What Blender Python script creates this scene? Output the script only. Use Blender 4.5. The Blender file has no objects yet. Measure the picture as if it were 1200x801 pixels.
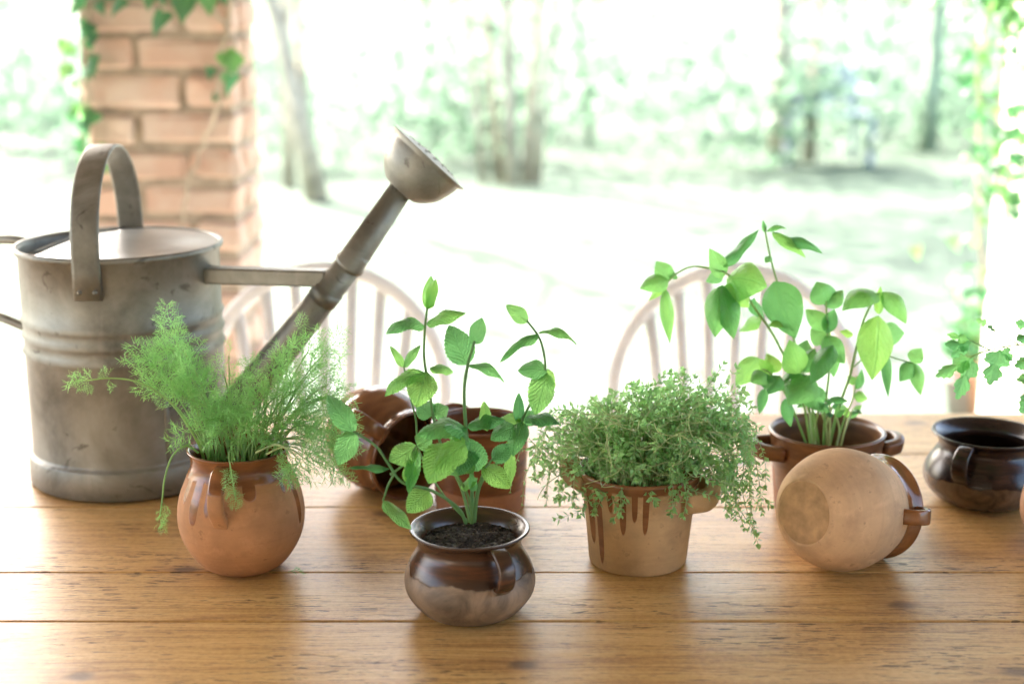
import bpy, bmesh, math, random
from math import sin, cos, pi, radians, sqrt, atan2
from mathutils import Vector, Matrix, Euler, noise

# ------------------------------------------------------------------ camera, sky, sun, exposure
S = bpy.context.scene
COL = S.collection
CAM = Vector((0, 0, 1.35)); PITCH = radians(13.5); FPX = 1667.0
cam = bpy.data.cameras.new('camera'); cam.lens = 50; cam.sensor_width = 36
cam.clip_start = 0.05; cam.clip_end = 2000
cam.dof.use_dof = True; cam.dof.focus_distance = 1.47; cam.dof.aperture_fstop = 2.9
camo = bpy.data.objects.new('camera', cam); COL.objects.link(camo)
camo.location = CAM; camo.rotation_euler = (pi/2 - PITCH, 0, 0); S.camera = camo
SUN_EL, SUN_AZ = radians(44), radians(-38)
wd = bpy.data.worlds.new('World'); S.world = wd; wd.use_nodes = True
nt = wd.node_tree; bg = nt.nodes['Background']; sk = nt.nodes.new('ShaderNodeTexSky')
sk.sky_type = 'NISHITA'; sk.sun_disc = False; sk.sun_elevation = SUN_EL; sk.sun_rotation = SUN_AZ
sk.dust_density = 5.0
nt.links.new(sk.outputs[0], bg.inputs[0]); bg.inputs[1].default_value = 0.13
sl = bpy.data.lights.new('sun', 'SUN'); sl.energy = 3.4; sl.angle = radians(0.6); sl.color = (1, .96, .90)
so = bpy.data.objects.new('sun', sl); COL.objects.link(so)
sd = Vector((sin(SUN_AZ)*cos(SUN_EL), cos(SUN_AZ)*cos(SUN_EL), sin(SUN_EL)))
so.rotation_euler = sd.to_track_quat('Z', 'Y').to_euler(); so.location = sd*20
S.view_settings.view_transform = 'Standard'; S.view_settings.look = 'None'
S.view_settings.exposure = 3.38; S.view_settings.gamma = 1
S.cycles.use_denoising = True; S.cycles.denoising_prefilter = 'ACCURATE'
S.cycles.max_bounces = 8; S.cycles.diffuse_bounces = 4; S.cycles.transparent_max_bounces = 6
S.cycles.sample_clamp_indirect = 8.0

# ------------------------------------------------------------------ helpers
FW = Vector((0, cos(PITCH), -sin(PITCH))); UP = Vector((0, sin(PITCH), cos(PITCH))); RT = Vector((1, 0, 0))
def ray(px, py): return FW + RT*((px-600)/FPX) + UP*((400.5-py)/FPX)
def at(px, py, Y):                     # the place on that line of sight that stands Y metres from the camera
    d = ray(px, py); return CAM + d*(Y/d.y)
TZ = 0.75                               # table top
def on_table(px, py):
    d = ray(px, py); return CAM + d*((TZ-CAM.z)/d.z)

def mesh(name, v, f, smooth=True):
    m = bpy.data.meshes.new(name); m.from_pydata([tuple(a) for a in v], [], f); m.update()
    if smooth: m.polygons.foreach_set('use_smooth', [True]*len(m.polygons))
    return m
def obj(name, m, mat=None, parent=None, basis=None):
    o = bpy.data.objects.new(name, m); COL.objects.link(o)
    if mat and m and not m.materials: m.materials.append(mat)
    if parent: o.parent = parent
    if basis is not None: o.matrix_basis = basis
    return o
def tag(o, label=None, cat=None, group=None, kind=None):
    if label: o['label'] = label
    if cat: o['category'] = cat
    if group: o['group'] = group
    if kind: o['kind'] = kind
    return o
def thing(name, label, cat, loc=(0,0,0), rz=0, group=None, rot=None):
    o = bpy.data.objects.new(name, None); COL.objects.link(o); o.empty_display_size = .02
    o.location = loc; o.rotation_euler = rot if rot else (0, 0, rz)
    return tag(o, label, cat, group)

class MB:
    def __init__(s): s.v = []; s.f = []
    def add(s, v, f):
        n = len(s.v); s.v += [Vector(a) for a in v]; s.f += [tuple(i+n for i in q) for q in f]; return s
    def box(s, c, d, M=None, bev=0.0):
        x, y, z = (a/2 for a in d); c = Vector(c)
        if bev <= 0:
            v = [Vector((a*x, b*y, e*z)) for e in (-1,1) for b in (-1,1) for a in (-1,1)]
            f = [(0,2,3,1),(4,5,7,6),(0,1,5,4),(2,6,7,3),(0,4,6,2),(1,3,7,5)]
        else:
            b_ = min(bev, x*.9, y*.9, z*.9)
            bm = bmesh.new(); bmesh.ops.create_cube(bm, size=1)
            for q in bm.verts: q.co = Vector((q.co.x*d[0], q.co.y*d[1], q.co.z*d[2]))
            bmesh.ops.bevel(bm, geom=list(bm.edges), offset=b_, segments=1, affect='EDGES')
            bm.verts.index_update(); v = [q.co.copy() for q in bm.verts]; f = [tuple(k.index for k in p.verts) for p in bm.faces]; bm.free()
        v = [(M @ a if M else a) + c for a in v]
        return s.add(v, f)
    def tube(s, pts, r, n=8, cap=True, flat=None, ref=None):
        """sweep: pts, radius (number or list); flat=(w,h) sweeps a rounded strap, ref is its wide direction"""
        pts = [Vector(p) for p in pts]; k = len(pts); rs = r if isinstance(r, (list, tuple)) else [r]*k
        t0 = (pts[1]-pts[0]).normalized(); a = Vector(ref) if ref else (Vector((0,0,1)) if abs(t0.z) < .9 else Vector((1,0,0)))
        V = []; F = []
        for i in range(k):
            t = (pts[min(i+1,k-1)]-pts[max(i-1,0)])
            if t.length < 1e-9: t = t0
            t = t.normalized(); a = (a - t*a.dot(t))
            if a.length < 1e-6: a = t.orthogonal()
            a.normalize(); b = t.cross(a)
            for j in range(n):
                th = 2*pi*j/n
                if flat:
                    c_, s_ = cos(th), sin(th)
                    ex = .45
                    u = math.copysign(abs(c_)**ex, c_)*flat[0]/2*rs[i]; w = math.copysign(abs(s_)**ex, s_)*flat[1]/2*rs[i]
                else: u = cos(th)*rs[i]; w = sin(th)*rs[i]
                V.append(pts[i]+a*u+b*w)
        for i in range(k-1):
            for j in range(n):
                F.append((i*n+j, i*n+(j+1)%n, (i+1)*n+(j+1)%n, (i+1)*n+j))
        if cap: F.append(tuple(range(n))[::-1]); F.append(tuple((k-1)*n+j for j in range(n)))
        return s.add(V, F)
    def lathe(s, prof, n=48, wob=0.0, seed=0, M=None, closed=False):
        V = []; F = []; k = len(prof)
        for i, (r, z) in enumerate(prof):
            for j in range(n):
                th = 2*pi*j/n
                d = 1 + wob*noise.noise((cos(th)*1.3+seed*7.1, sin(th)*1.3, z*14))
                p = Vector((r*d*cos(th), r*d*sin(th), z)); V.append(M @ p if M else p)
        for i in range(k-1):
            for j in range(n):
                F.append((i*n+j, i*n+(j+1)%n, (i+1)*n+(j+1)%n, (i+1)*n+j))
        if prof[0][0] > 1e-6 and not closed: F.append(tuple(range(n))[::-1])
        if prof[-1][0] > 1e-6 and not closed: F.append(tuple((k-1)*n+j for j in range(n)))
        return s.add(V, F)
    def build(s, name, mat, parent=None, basis=None, smooth=True):
        return obj(name, mesh(name, s.v, s.f, smooth), mat, parent, basis)

def smooth_pts(pts, sub=6):
    """Catmull-Rom through the points"""
    P = [Vector(p) for p in pts]; out = []
    for i in range(len(P)-1):
        p0 = P[max(i-1,0)]; p1 = P[i]; p2 = P[i+1]; p3 = P[min(i+2,len(P)-1)]
        for q in range(sub):
            t = q/sub
            out.append(.5*((2*p1)+(p2-p0)*t+(2*p0-5*p1+4*p2-p3)*t*t+(3*p1-p0-3*p2+p3)*t**3))
    out.append(P[-1]); return out
def curve_prof(pts, sub=5): return [(max(p.x, 0), p.y) for p in smooth_pts([(a, b, 0) for a, b in pts], sub)]
def basis_leaf(B, T, N, width):
    """matrix that lays the unit leaf from B to T, upper side to N"""
    x = T-B; L = x.length; x.normalize(); z = N - x*N.dot(x)
    if z.length < 1e-4: z = x.orthogonal()
    z.normalize(); y = z.cross(x)
    M = Matrix(((x.x*L, y.x*width, z.x*L, B.x), (x.y*L, y.y*width, z.y*L, B.y), (x.z*L, y.z*width, z.z*L, B.z), (0,0,0,1)))
    return M

# ------------------------------------------------------------------ node materials
class NM:
    def __init__(s, name):
        s.m = bpy.data.materials.new(name); s.m.use_nodes = True; s.t = s.m.node_tree
        s.b = s.t.nodes['Principled BSDF']; s.out = s.t.nodes['Material Output']
    def n(s, t, **kw):
        q = s.t.nodes.new(t)
        for k, v in kw.items(): setattr(q, k, v)
        return q
    def l(s, a, b): s.t.links.new(a, b)
    def put(s, sock, v):
        if hasattr(v, 'is_output') or isinstance(v, bpy.types.NodeSocket): s.l(v, sock)
        else: sock.default_value = v
    def math(s, op, a, b=0.0, c=None, clamp=False):
        q = s.n('ShaderNodeMath', operation=op, use_clamp=clamp); s.put(q.inputs[0], a); s.put(q.inputs[1], b)
        if c is not None: s.put(q.inputs[2], c)
        return q.outputs[0]
    def coord(s, kind='Object'): return s.n('ShaderNodeTexCoord').outputs[kind]
    def xyz(s, v): q = s.n('ShaderNodeSeparateXYZ'); s.l(v, q.inputs[0]); return q.outputs
    def vec(s, x, y, z): q = s.n('ShaderNodeCombineXYZ'); s.put(q.inputs[0], x); s.put(q.inputs[1], y); s.put(q.inputs[2], z); return q.outputs[0]
    def vmath(s, op, a, b): q = s.n('ShaderNodeVectorMath', operation=op); s.put(q.inputs[0], a); s.put(q.inputs[1], b); return q.outputs[0]
    def noise(s, v, scale=5, detail=4, rough=.55, dist=0.0):
        q = s.n('ShaderNodeTexNoise'); s.put(q.inputs['Vector'], v); q.inputs['Scale'].default_value = scale
        q.inputs['Detail'].default_value = detail; q.inputs['Roughness'].default_value = rough; q.inputs['Distortion'].default_value = dist
        return q.outputs[0]
    def ramp(s, f, stops, interp='LINEAR'):
        q = s.n('ShaderNodeValToRGB'); s.put(q.inputs[0], f); e = q.color_ramp.elements; q.color_ramp.interpolation = interp
        while len(e) < len(stops): e.new(.5)
        for a, (p, c) in zip(e, stops):
            a.position = p; a.color = (c, c, c, 1) if isinstance(c, (int, float)) else (*c, 1)
        return q.outputs[0]
    def mix(s, f, a, b, mode='MIX'):
        q = s.n('ShaderNodeMix', data_type='RGBA', blend_type=mode); s.put(q.inputs[0], f)
        for i, c in ((6, a), (7, b)): s.put(q.inputs[i], (*c, 1) if isinstance(c, tuple) and len(c) == 3 else c)
        return q.outputs[2]
    def bump(s, h, strength=.3, dist=.002, normal=None):
        q = s.n('ShaderNodeBump'); s.put(q.inputs['Height'], h); q.inputs['Strength'].default_value = strength; q.inputs['Distance'].default_value = dist
        if normal: s.l(normal, q.inputs['Normal'])
        return q.outputs[0]
    def set(s, **kw):
        for k, v in kw.items():
            k = {'color': 'Base Color', 'rough': 'Roughness', 'metal': 'Metallic', 'normal': 'Normal', 'coat': 'Coat Weight', 'coatr': 'Coat Roughness', 'spec': 'Specular IOR Level'}[k]
            s.put(s.b.inputs[k], (*v, 1) if isinstance(v, tuple) and len(v) == 3 else v)
        return s.m
    def rnd(s): return s.n('ShaderNodeObjectInfo').outputs['Random']

def plain(name, col, rough=.6, var=.15, scale=8, **kw):
    a = NM(name); f = a.noise(a.coord(), scale, 5)
    d = tuple(c*(1-var*1.6) for c in col); e = tuple(min(1, c*(1+var)) for c in col)
    return a.set(color=a.ramp(f, [(.3, d), (.7, e)]), rough=rough, normal=a.bump(f, .2, .003), **kw)

def wood_mat():
    a = NM('varnished_pine'); c = a.coord(); r = a.rnd()
    c = a.vmath('ADD', c, a.vec(a.math('MULTIPLY', r, 37.0), a.math('MULTIPLY', r, 11.0), 0.0))
    X = a.xyz(c)
    warp = a.noise(a.vec(a.math('MULTIPLY', X[0], 1.3), a.math('MULTIPLY', X[1], 6.0), 0.0), 1.6, 3)
    y2 = a.math('ADD', X[1], a.math('MULTIPLY', warp, .06))
    ring = a.math('PINGPONG', a.math('FRACT', a.math('MULTIPLY', a.math('ADD', y2, a.math('MULTIPLY', a.noise(a.vec(a.math('MULTIPLY', X[0], .9), a.math('MULTIPLY', X[1], 25.0), 6.0), 1.0, 3), .05)), 48.0)), .5)
    fine = a.noise(a.vec(a.math('MULTIPLY', X[0], 5.0), a.math('MULTIPLY', y2, 420.0), 0.0), 1.0, 3, .6)
    mid = a.noise(a.vec(a.math('MULTIPLY', X[0], 2.4), a.math('MULTIPLY', X[1], 16.0), 0.0), 1.0, 4, .6)
    iso = a.noise(c, 150, 5, .75)
    g = a.math('ADD', a.math('MULTIPLY', ring, .14), a.math('ADD', a.math('MULTIPLY', fine, .40), a.math('ADD', a.math('MULTIPLY', mid, .28), a.math('MULTIPLY', iso, .30))))
    col = a.ramp(g, [(.40, (.32, .160, .046)), (.51, (.53, .310, .100)), (.62, (.66, .44, .175))])
    dust = a.noise(c, 260, 4, .7)
    cr = a.noise(a.vec(a.math('MULTIPLY', X[0], 34.0), a.math('MULTIPLY', X[1], 420.0), 9.0), 1.0, 2, .6)
    crack = a.ramp(cr, [(.61, 0.0), (.67, 1.0)])
    col = a.mix(a.math('MULTIPLY', crack, .75), col, (.11, .05, .018))
    # knots
    kn = a.n('ShaderNodeTexVoronoi', voronoi_dimensions='2D'); a.l(a.vec(a.math('MULTIPLY', X[0], 3.0), a.math('MULTIPLY', X[1], 5.0), 0.0), kn.inputs['Vector']); kn.inputs['Scale'].default_value = 1.0
    kd = a.math('ADD', kn.outputs['Distance'], a.math('MULTIPLY', a.noise(c, 60, 3), .05))
    knot = a.ramp(kd, [(.05, 1.0), (.085, 0.0)])
    halo = a.ramp(kd, [(.07, 1.0), (.20, 0.0)])
    col = a.mix(a.math('MULTIPLY', halo, .35), col, (.30, .135, .04))
    col = a.mix(a.math('MULTIPLY', knot, .75), col, (.085, .038, .016))
    # worn pits and dents along the grain
    pv = a.vec(a.math('MULTIPLY', X[0], 42.0), a.math('MULTIPLY', X[1], 260.0), 1.7)
    pit = a.ramp(a.noise(pv, 1.0, 3, .6), [(.58, 0.0), (.64, 1.0)])
    zone = a.ramp(a.noise(a.vec(a.math('MULTIPLY', X[0], 3.0), a.math('MULTIPLY', X[1], 9.0), 8.0), 1.0, 2), [(.50, 0.0), (.58, 1.0)])
    pit = a.math('MULTIPLY', pit, zone)
    col = a.mix(a.math('MULTIPLY', pit, .8), col, (.035, .020, .012))
    big = a.noise(a.vec(a.math('MULTIPLY', X[0], 2.2), a.math('MULTIPLY', X[1], 3.0), 0.0), 1.0, 3)
    tone = a.ramp(r, [(0, (.86, .84, .80)), (1, (1.05, 1.0, .95))])
    col = a.mix(1.0, col, tone, 'MULTIPLY')
    rough = a.math('ADD', .38, a.math('MULTIPLY', big, .24)); rough = a.math('ADD', rough, a.math('MULTIPLY', pit, .3))
    h = a.math('SUBTRACT', a.math('ADD', a.math('MULTIPLY', fine, .35), a.math('MULTIPLY', mid, .5)), a.math('ADD', a.math('MULTIPLY', a.math('MAXIMUM', pit, crack), 1.2), a.math('MULTIPLY', knot, .5)))
    return a.set(color=col, rough=rough, normal=a.bump(a.math('ADD', h, a.math('ADD', a.math('MULTIPLY', dust, .25), a.math('MULTIPLY', a.noise(a.vec(a.math('MULTIPLY', X[0], 22.0), a.math('MULTIPLY', X[1], 55.0), 2.0), 1.0, 3), .9))), .55, .0014), coat=.42, coatr=.34)

def clay_mat(name, clay, glaze, zline, drip, dripfreq, seed=0.0, glaze2=None, glaze_rough=.13, clay_rough=.78, dirt=.8, spots=0.0, drips=()):
    """fired clay, with a glaze poured over the rim that ends in drips; local z is the pot's axis"""
    a = NM(name); c = a.coord(); X = a.xyz(c)
    ang = a.math('ARCTAN2', X[1], X[0])
    cs = a.vec(a.math('ADD', a.math('COSINE', ang), seed), a.math('SINE', ang), 0.0)
    d1 = a.noise(cs, dripfreq, 2, .5)
    low = a.math('MULTIPLY', d1, drip*.35)
    for da, dw, dl in drips:
        u = a.math('DIVIDE', a.math('SUBTRACT', ang, radians(da)), dw); q = a.math('MAXIMUM', 0.0, a.math('SUBTRACT', 1.0, a.math('MULTIPLY', u, u)))
        low = a.math('MAXIMUM', low, a.math('MULTIPLY', a.math('POWER', q, .16), dl))
    line = a.math('SUBTRACT', zline, low)
    wob = a.math('MULTIPLY', a.math('SUBTRACT', a.noise(c, 70, 2), .5), .003)
    mask = a.math('MULTIPLY', a.math('SUBTRACT', a.math('ADD', X[2], wob), line), 420.0, clamp=True)
    n1 = a.noise(c, 22, 6, .6); n2 = a.noise(c, 90, 5, .65)
    tint = a.ramp(n1, [(.3, tuple(k*(1-.35*dirt) for k in clay)), (.55, clay), (.75, tuple(min(1, k*1.15) for k in clay))])
    turn = a.noise(a.vec(X[0], X[1], a.math('MULTIPLY', X[2], 30.0)), 6, 3)
    tint = a.mix(a.math('MULTIPLY', a.ramp(turn, [(.5, 0.0), (.7, 1.0)]), .22), tint, tuple(k*.62 for k in clay))
    stain = a.ramp(a.noise(a.vmath('ADD', c, a.vec(seed, 4.0, 2.0)), 13, 5, .65, .8), [(.50, 0.0), (.68, 1.0)])
    tint = a.mix(a.math('MULTIPLY', stain, .42), tint, (clay[0]*.50, clay[1]*.46, clay[2]*.46))
    speck = a.ramp(n2, [(.60, 0.0), (.68, 1.0)])
    chalk = a.ramp(a.noise(a.vmath('ADD', c, a.vec(2.0, 5.0, 1.0)), 34, 5, .7), [(.55, 0.0), (.70, 1.0)])
    tint = a.mix(a.math('MULTIPLY', chalk, .40), tint, tuple(min(1, k*1.3+.03) for k in clay))
    tint = a.mix(a.math('MULTIPLY', speck, .5), tint, tuple(k*.4 for k in clay))
    if spots:
        v = a.n('ShaderNodeTexVoronoi'); a.l(c, v.inputs['Vector']); v.inputs['Scale'].default_value = spots
        tint = a.mix(a.ramp(v.outputs['Distance'], [(.10, .85), (.13, 0.0)]), tint, glaze)
    gl = a.ramp(a.noise(a.vec(X[0], X[1], a.math('MULTIPLY', X[2], 4.0)), 18, 4), [(.3, tuple(k*.55 for k in glaze)), (.7, glaze2 or tuple(k*1.35 for k in glaze))])
    col = a.mix(mask, tint, gl)
    rough = a.math('ADD', a.math('MULTIPLY', mask, glaze_rough-clay_rough), a.math('ADD', clay_rough-.06, a.math('MULTIPLY', n1, .12)))
    h = a.math('ADD', a.math('MULTIPLY', n2, a.math('SUBTRACT', .35, a.math('MULTIPLY', mask, .3))), a.math('ADD', a.math('MULTIPLY', mask, 1.5), a.math('MULTIPLY', turn, .35)))
    return a.set(color=col, rough=rough, normal=a.bump(h, .35, .0012))

def brownglaze_mat(name, dark, low, zline, seed=0.0, lowrough=.33):
    """glossy dark glaze above, thinner dull glaze with overlapping dip marks below"""
    a = NM(name); c = a.coord(); X = a.xyz(c); ang = a.math('ARCTAN2', X[1], X[0])
    cs = a.vec(a.math('ADD', a.math('COSINE', ang), seed), a.math('SINE', ang), 0.0)
    line = a.math('ADD', zline-.012, a.math('MULTIPLY', a.noise(cs, 1.5, 3), .026))
    mask = a.math('MULTIPLY', a.math('SUBTRACT', X[2], line), 600.0, clamp=True)
    streak = a.noise(a.vec(X[0], X[1], a.math('MULTIPLY', X[2], 9.0)), 9, 5, .6)
    up = a.ramp(streak, [(.3, tuple(k*.45 for k in dark)), (.55, dark), (.78, (dark[0]*3.0, dark[1]*2.2, dark[2]*1.6))])
    n1 = a.noise(c, 26, 6, .65, .9); n2 = a.noise(c, 90, 5, .7)
    arcs = a.n('ShaderNodeTexVoronoi'); a.l(a.vmath('ADD', c, a.vec(seed, .3, .1)), arcs.inputs['Vector']); arcs.inputs['Scale'].default_value = 11; 
    lw = a.ramp(n1, [(.36, tuple(k*.42 for k in low)), (.5, low), (.64, tuple(min(1, k*1.6) for k in low))])
    lw = a.mix(a.math('MULTIPLY', a.ramp(arcs.outputs['Distance'], [(.38, 0.0), (.42, 1.0)]), .35), lw, tuple(k*.45 for k in low))
    lw = a.mix(a.math('MULTIPLY', a.ramp(n2, [(.62, 0.0), (.72, 1.0)]), .35), lw, tuple(k*.4 for k in low))
    col = a.mix(mask, lw, up)
    rough = a.math('ADD', lowrough, a.math('MULTIPLY', mask, .26-lowrough))
    h = a.math('ADD', a.math('MULTIPLY', streak, .5), a.math('ADD', a.math('MULTIPLY', mask, .6), a.math('MULTIPLY', n2, .2)))
    return a.set(color=col, rough=rough, normal=a.bump(h, .45, .0015), coat=.0)

def zinc_mat():
    a = NM('old_zinc'); c = a.coord(); X = a.xyz(c)
    n1 = a.noise(c, 9, 6, .65, .4); n2 = a.noise(a.vec(a.math('MULTIPLY', X[0], 26.0), a.math('MULTIPLY', X[1], 26.0), a.math('MULTIPLY', X[2], 5.0)), 1, 5, .6)
    n3 = a.noise(c, 45, 5, .7)
    col = a.ramp(n1, [(.32, (.110, .108, .088)), (.48, (.215, .212, .182)), (.66, (.33, .332, .295))])
    col = a.mix(a.math('MULTIPLY', a.ramp(n2, [(.45, 0.0), (.75, 1.0)]), .28), col, (.20, .175, .125))
    col = a.mix(a.math('MULTIPLY', a.ramp(n3, [(.66, 0.0), (.74, 1.0)]), .55), col, (.09, .075, .06))
    run = a.noise(a.vec(a.math('MULTIPLY', X[0], 60.0), a.math('MULTIPLY', X[1], 60.0), a.math('MULTIPLY', X[2], 6.0)), 1, 4, .6)
    col = a.mix(a.math('MULTIPLY', a.ramp(run, [(.56, 0.0), (.68, 1.0)]), .2), col, (.36, .34, .30))
    n4 = a.noise(a.vmath('ADD', c, a.vec(3.0, 1.0, 7.0)), 26, 4, .6, 1.5)
    col = a.mix(a.math('MULTIPLY', a.ramp(n4, [(.64, 0.0), (.70, 1.0)]), .6), col, (.055, .047, .038))
    rough = a.math('ADD', .34, a.math('MULTIPLY', n1, .30))
    return a.set(color=col, rough=rough, metal=.6, normal=a.bump(a.math('ADD', n1, a.math('MULTIPLY', n3, .4)), .25, .002))

def leaf_mat(name, col, trans, rough=.42, veins=9.0, slope=.75, quilt=.5, tw=.45, sidew=.45, spec=.5):
    """leaf lamina: local x runs from stalk to tip, y across; veins are relief and a slightly paler line"""
    a = NM(name); c = a.coord(); X = a.xyz(c); ay = a.math('ABSOLUTE', X[1]); r = a.rnd()
    wv = a.math('MULTIPLY', a.math('SUBTRACT', a.noise(a.vmath('ADD', c, a.vec(a.math('MULTIPLY', r, 20.0), 0.0, 0.0)), 4, 2), .5), .16)
    fr = a.math('FRACT', a.math('MULTIPLY', a.math('ADD', wv, a.math('SUBTRACT', X[0], a.math('MULTIPLY', a.math('POWER', ay, .85), slope))), veins))
    side = a.ramp(a.math('PINGPONG', fr, .5), [(.0, 1.0), (.13, 0.0)])
    mid = a.ramp(ay, [(.014, 1.0), (.034, 0.0)])
    vein = a.math('MAXIMUM', a.math('MULTIPLY', side, sidew), mid)
    n1 = a.noise(c, 6, 3)
    dark = tuple(k*.62 for k in col)
    base = a.ramp(n1, [(.3, dark), (.7, col)])
    base = a.mix(a.math('MULTIPLY', vein, .42), base, tuple(min(1, k*2.1) for k in col))
    tone = a.ramp(r, [(0, (.48, .62, .62)), (.45, (.92, .95, .92)), (1, (1.55, 1.25, .85))])
    base = a.mix(1.0, base, tone, 'MULTIPLY')
    base = a.mix(a.math('MULTIPLY', a.ramp(a.noise(a.vmath('ADD', c, a.vec(a.math('MULTIPLY', r, 31.0), 0.0, 0.0)), 9, 4, .7), [(.66, 0.0), (.74, 1.0)]), .55), base, (.24, .25, .07))
    h = a.math('SUBTRACT', a.math('MULTIPLY', a.math('PINGPONG', fr, .5), 1.8*sidew), a.math('MULTIPLY', mid, .6))
    h = a.math('ADD', h, a.math('MULTIPLY', a.noise(a.vmath('ADD', c, a.vec(a.math('MULTIPLY', r, 9.0), 0.0, 0.0)), 16, 3), 1.3))
    nb = a.bump(h, quilt, .006)
    a.set(color=base, rough=rough, normal=nb, spec=spec)
    t = a.n('ShaderNodeBsdfTranslucent'); tc = a.mix(a.math('MULTIPLY', vein, .35), a.mix(1.0, (*trans, 1), tone, 'MULTIPLY'), tuple(k*.5 for k in trans)); a.l(tc, t.inputs[0]); a.l(nb, t.inputs['Normal'])
    ms = a.n('ShaderNodeMixShader'); ms.inputs[0].default_value = tw
    a.l(a.b.outputs[0], ms.inputs[1]); a.l(t.outputs[0], ms.inputs[2]); a.l(ms.outputs[0], a.out.inputs[0])
    return a.m
def soft_leaf_mat(name, col, trans, tw=.45, scale=3.0, var=.5, rough=.5):
    a = NM(name); n1 = a.noise(a.coord(), scale, 3); r = a.rnd()
    base = a.ramp(n1, [(.3, tuple(k*(1-var) for k in col)), (.7, tuple(k*(1+var) for k in col))])
    base = a.mix(1.0, base, a.ramp(r, [(0, (.8, .9, .9)), (1, (1.2, 1.1, 1.0))]), 'MULTIPLY')
    a.set(color=base, rough=rough)
    t = a.n('ShaderNodeBsdfTranslucent'); t.inputs[0].default_value = (*trans, 1)
    ms = a.n('ShaderNodeMixShader'); ms.inputs[0].default_value = tw
    a.l(a.b.outputs[0], ms.inputs[1]); a.l(t.outputs[0], ms.inputs[2]); a.l(ms.outputs[0], a.out.inputs[0])
    return a.m

M_WOOD = wood_mat(); M_ZINC = zinc_mat()
M_PAINT = plain('cream_chair_paint', (.86, .85, .82), .45, .06, 20)
M_STEM = soft_leaf_mat('green_stem', (.27, .42, .17), (.45, .68, .26), .4, 30, .25)
M_STEMP = soft_leaf_mat('pale_stem', (.50, .58, .32), (.55, .66, .34), .4, 30, .2)
M_MINT = leaf_mat('mint_leaf', (.105, .300, .105), (.36, .82, .28), .36, 9, .8, .7, .58, spec=.45)
M_BASIL = leaf_mat('basil_leaf', (.095, .295, .092), (.34, .80, .25), .25, 6, .9, .30, .50, sidew=.26, spec=.5)
M_PARS = leaf_mat('parsley_leaf', (.12, .33, .12), (.34, .82, .30), .42, 6, .9, .3, .6)
M_DILL = soft_leaf_mat('dill_frond', (.20, .43, .14), (.45, .84, .28), .45, 12, .3)
M_THYME = soft_leaf_mat('thyme_leaf', (.27, .50, .20), (.52, .84, .36), .42, 60, .5, .35)
M_IVY = leaf_mat('ivy_leaf', (.075, .22, .10), (.22, .56, .22), .4, 5, .9, .3, .4)
a = NM('potting_soil'); c = a.coord(); n1 = a.noise(c, 260, 3, .6); n2 = a.noise(c, 420, 2)
M_SOIL = a.set(color=a.mix(a.ramp(n2, [(.62, 0.0), (.68, .8)]), a.ramp(n1, [(.3, (.010, .008, .007)), (.7, (.060, .044, .034))]), (.22, .17, .11)), rough=.85)
M_BARK = plain('bark', (.48, .41, .30), .85, .35, 9)
M_FOL = soft_leaf_mat('woodland_leaves', (.095, .150, .105), (.22, .34, .23), .5, .6, .5)

# ------------------------------------------------------------------ the setting: ground, terrace, house round the porch
def sheet(name, x0, x1, y0, y1, z, mat, nx=1, ny=1, hump=0):
    v = []; f = []
    for j in range(ny+1):
        for i in range(nx+1):
            x = x0+(x1-x0)*i/nx; y = y0+(y1-y0)*j/ny
            v.append((x, y, z + (hump*noise.noise((x*.3, y*.3, 0)) if hump else 0)))
    for j in range(ny):
        for i in range(nx):
            q = j*(nx+1)+i; f.append((q, q+1, q+nx+2, q+nx+1))
    return obj(name, mesh(name, v, f), mat)
a = NM('lawn_grass'); c = a.coord(); n1 = a.noise(c, .8, 5, .6); n2 = a.noise(c, 30, 4)
gc = a.ramp(n1, [(.3, (.036, .064, .036)), (.55, (.054, .084, .052)), (.75, (.080, .106, .074))])
yy_ = a.math('ADD', a.xyz(c)[1], a.math('MULTIPLY', a.math('SUBTRACT', a.noise(c, .5, 4, .6), .5), 5.0))
near_pale = a.ramp(a.math('MULTIPLY', a.math('SUBTRACT', 8.8, yy_), .2), [(.1, 0.0), (.75, 1.0)])   # ground turns paler towards the house
gc = a.mix(near_pale, gc, (.078, .105, .074))
M_LAWN = a.set(color=a.mix(a.math('MULTIPLY', n2, .4), gc, (.054, .080, .048)), rough=.9, normal=a.bump(n2, .6, .03))
tag(sheet('lawn', -500, 500, -60, 900, 0, M_LAWN), kind='structure')
a = NM('terrace_gravel'); c = a.coord(); n1 = a.noise(c, 1.2, 5); n2 = a.noise(c, 80, 3)
M_GRAV = a.set(color=a.ramp(a.math('ADD', a.math('MULTIPLY', n1, .6), a.math('MULTIPLY', n2, .4)), [(.35, (.22, .20, .17)), (.65, (.36, .34, .30))]), rough=.9, normal=a.bump(n2, .5, .02))
v = []; N = 60
for i in range(N):
    t = i/(N-1); v.append((-9+18*t, 4.35+.05*noise.noise((t*9, 0, 0)), .006))
v += [(9, -4.5, .006), (-9, -4.5, .006)]
tag(obj('terrace', mesh('terrace', v, [tuple(range(len(v)))[::-1]], False), M_GRAV), kind='structure')
M_WALL = plain('house_render', (.56, .50, .42), .9, .12, 4)
M_PLAST = plain('lime_plaster', (.62, .58, .53), .85, .08, 5)
M_BOARD = plain('roof_board', (.26, .18, .11), .7, .15, 6)
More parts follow.
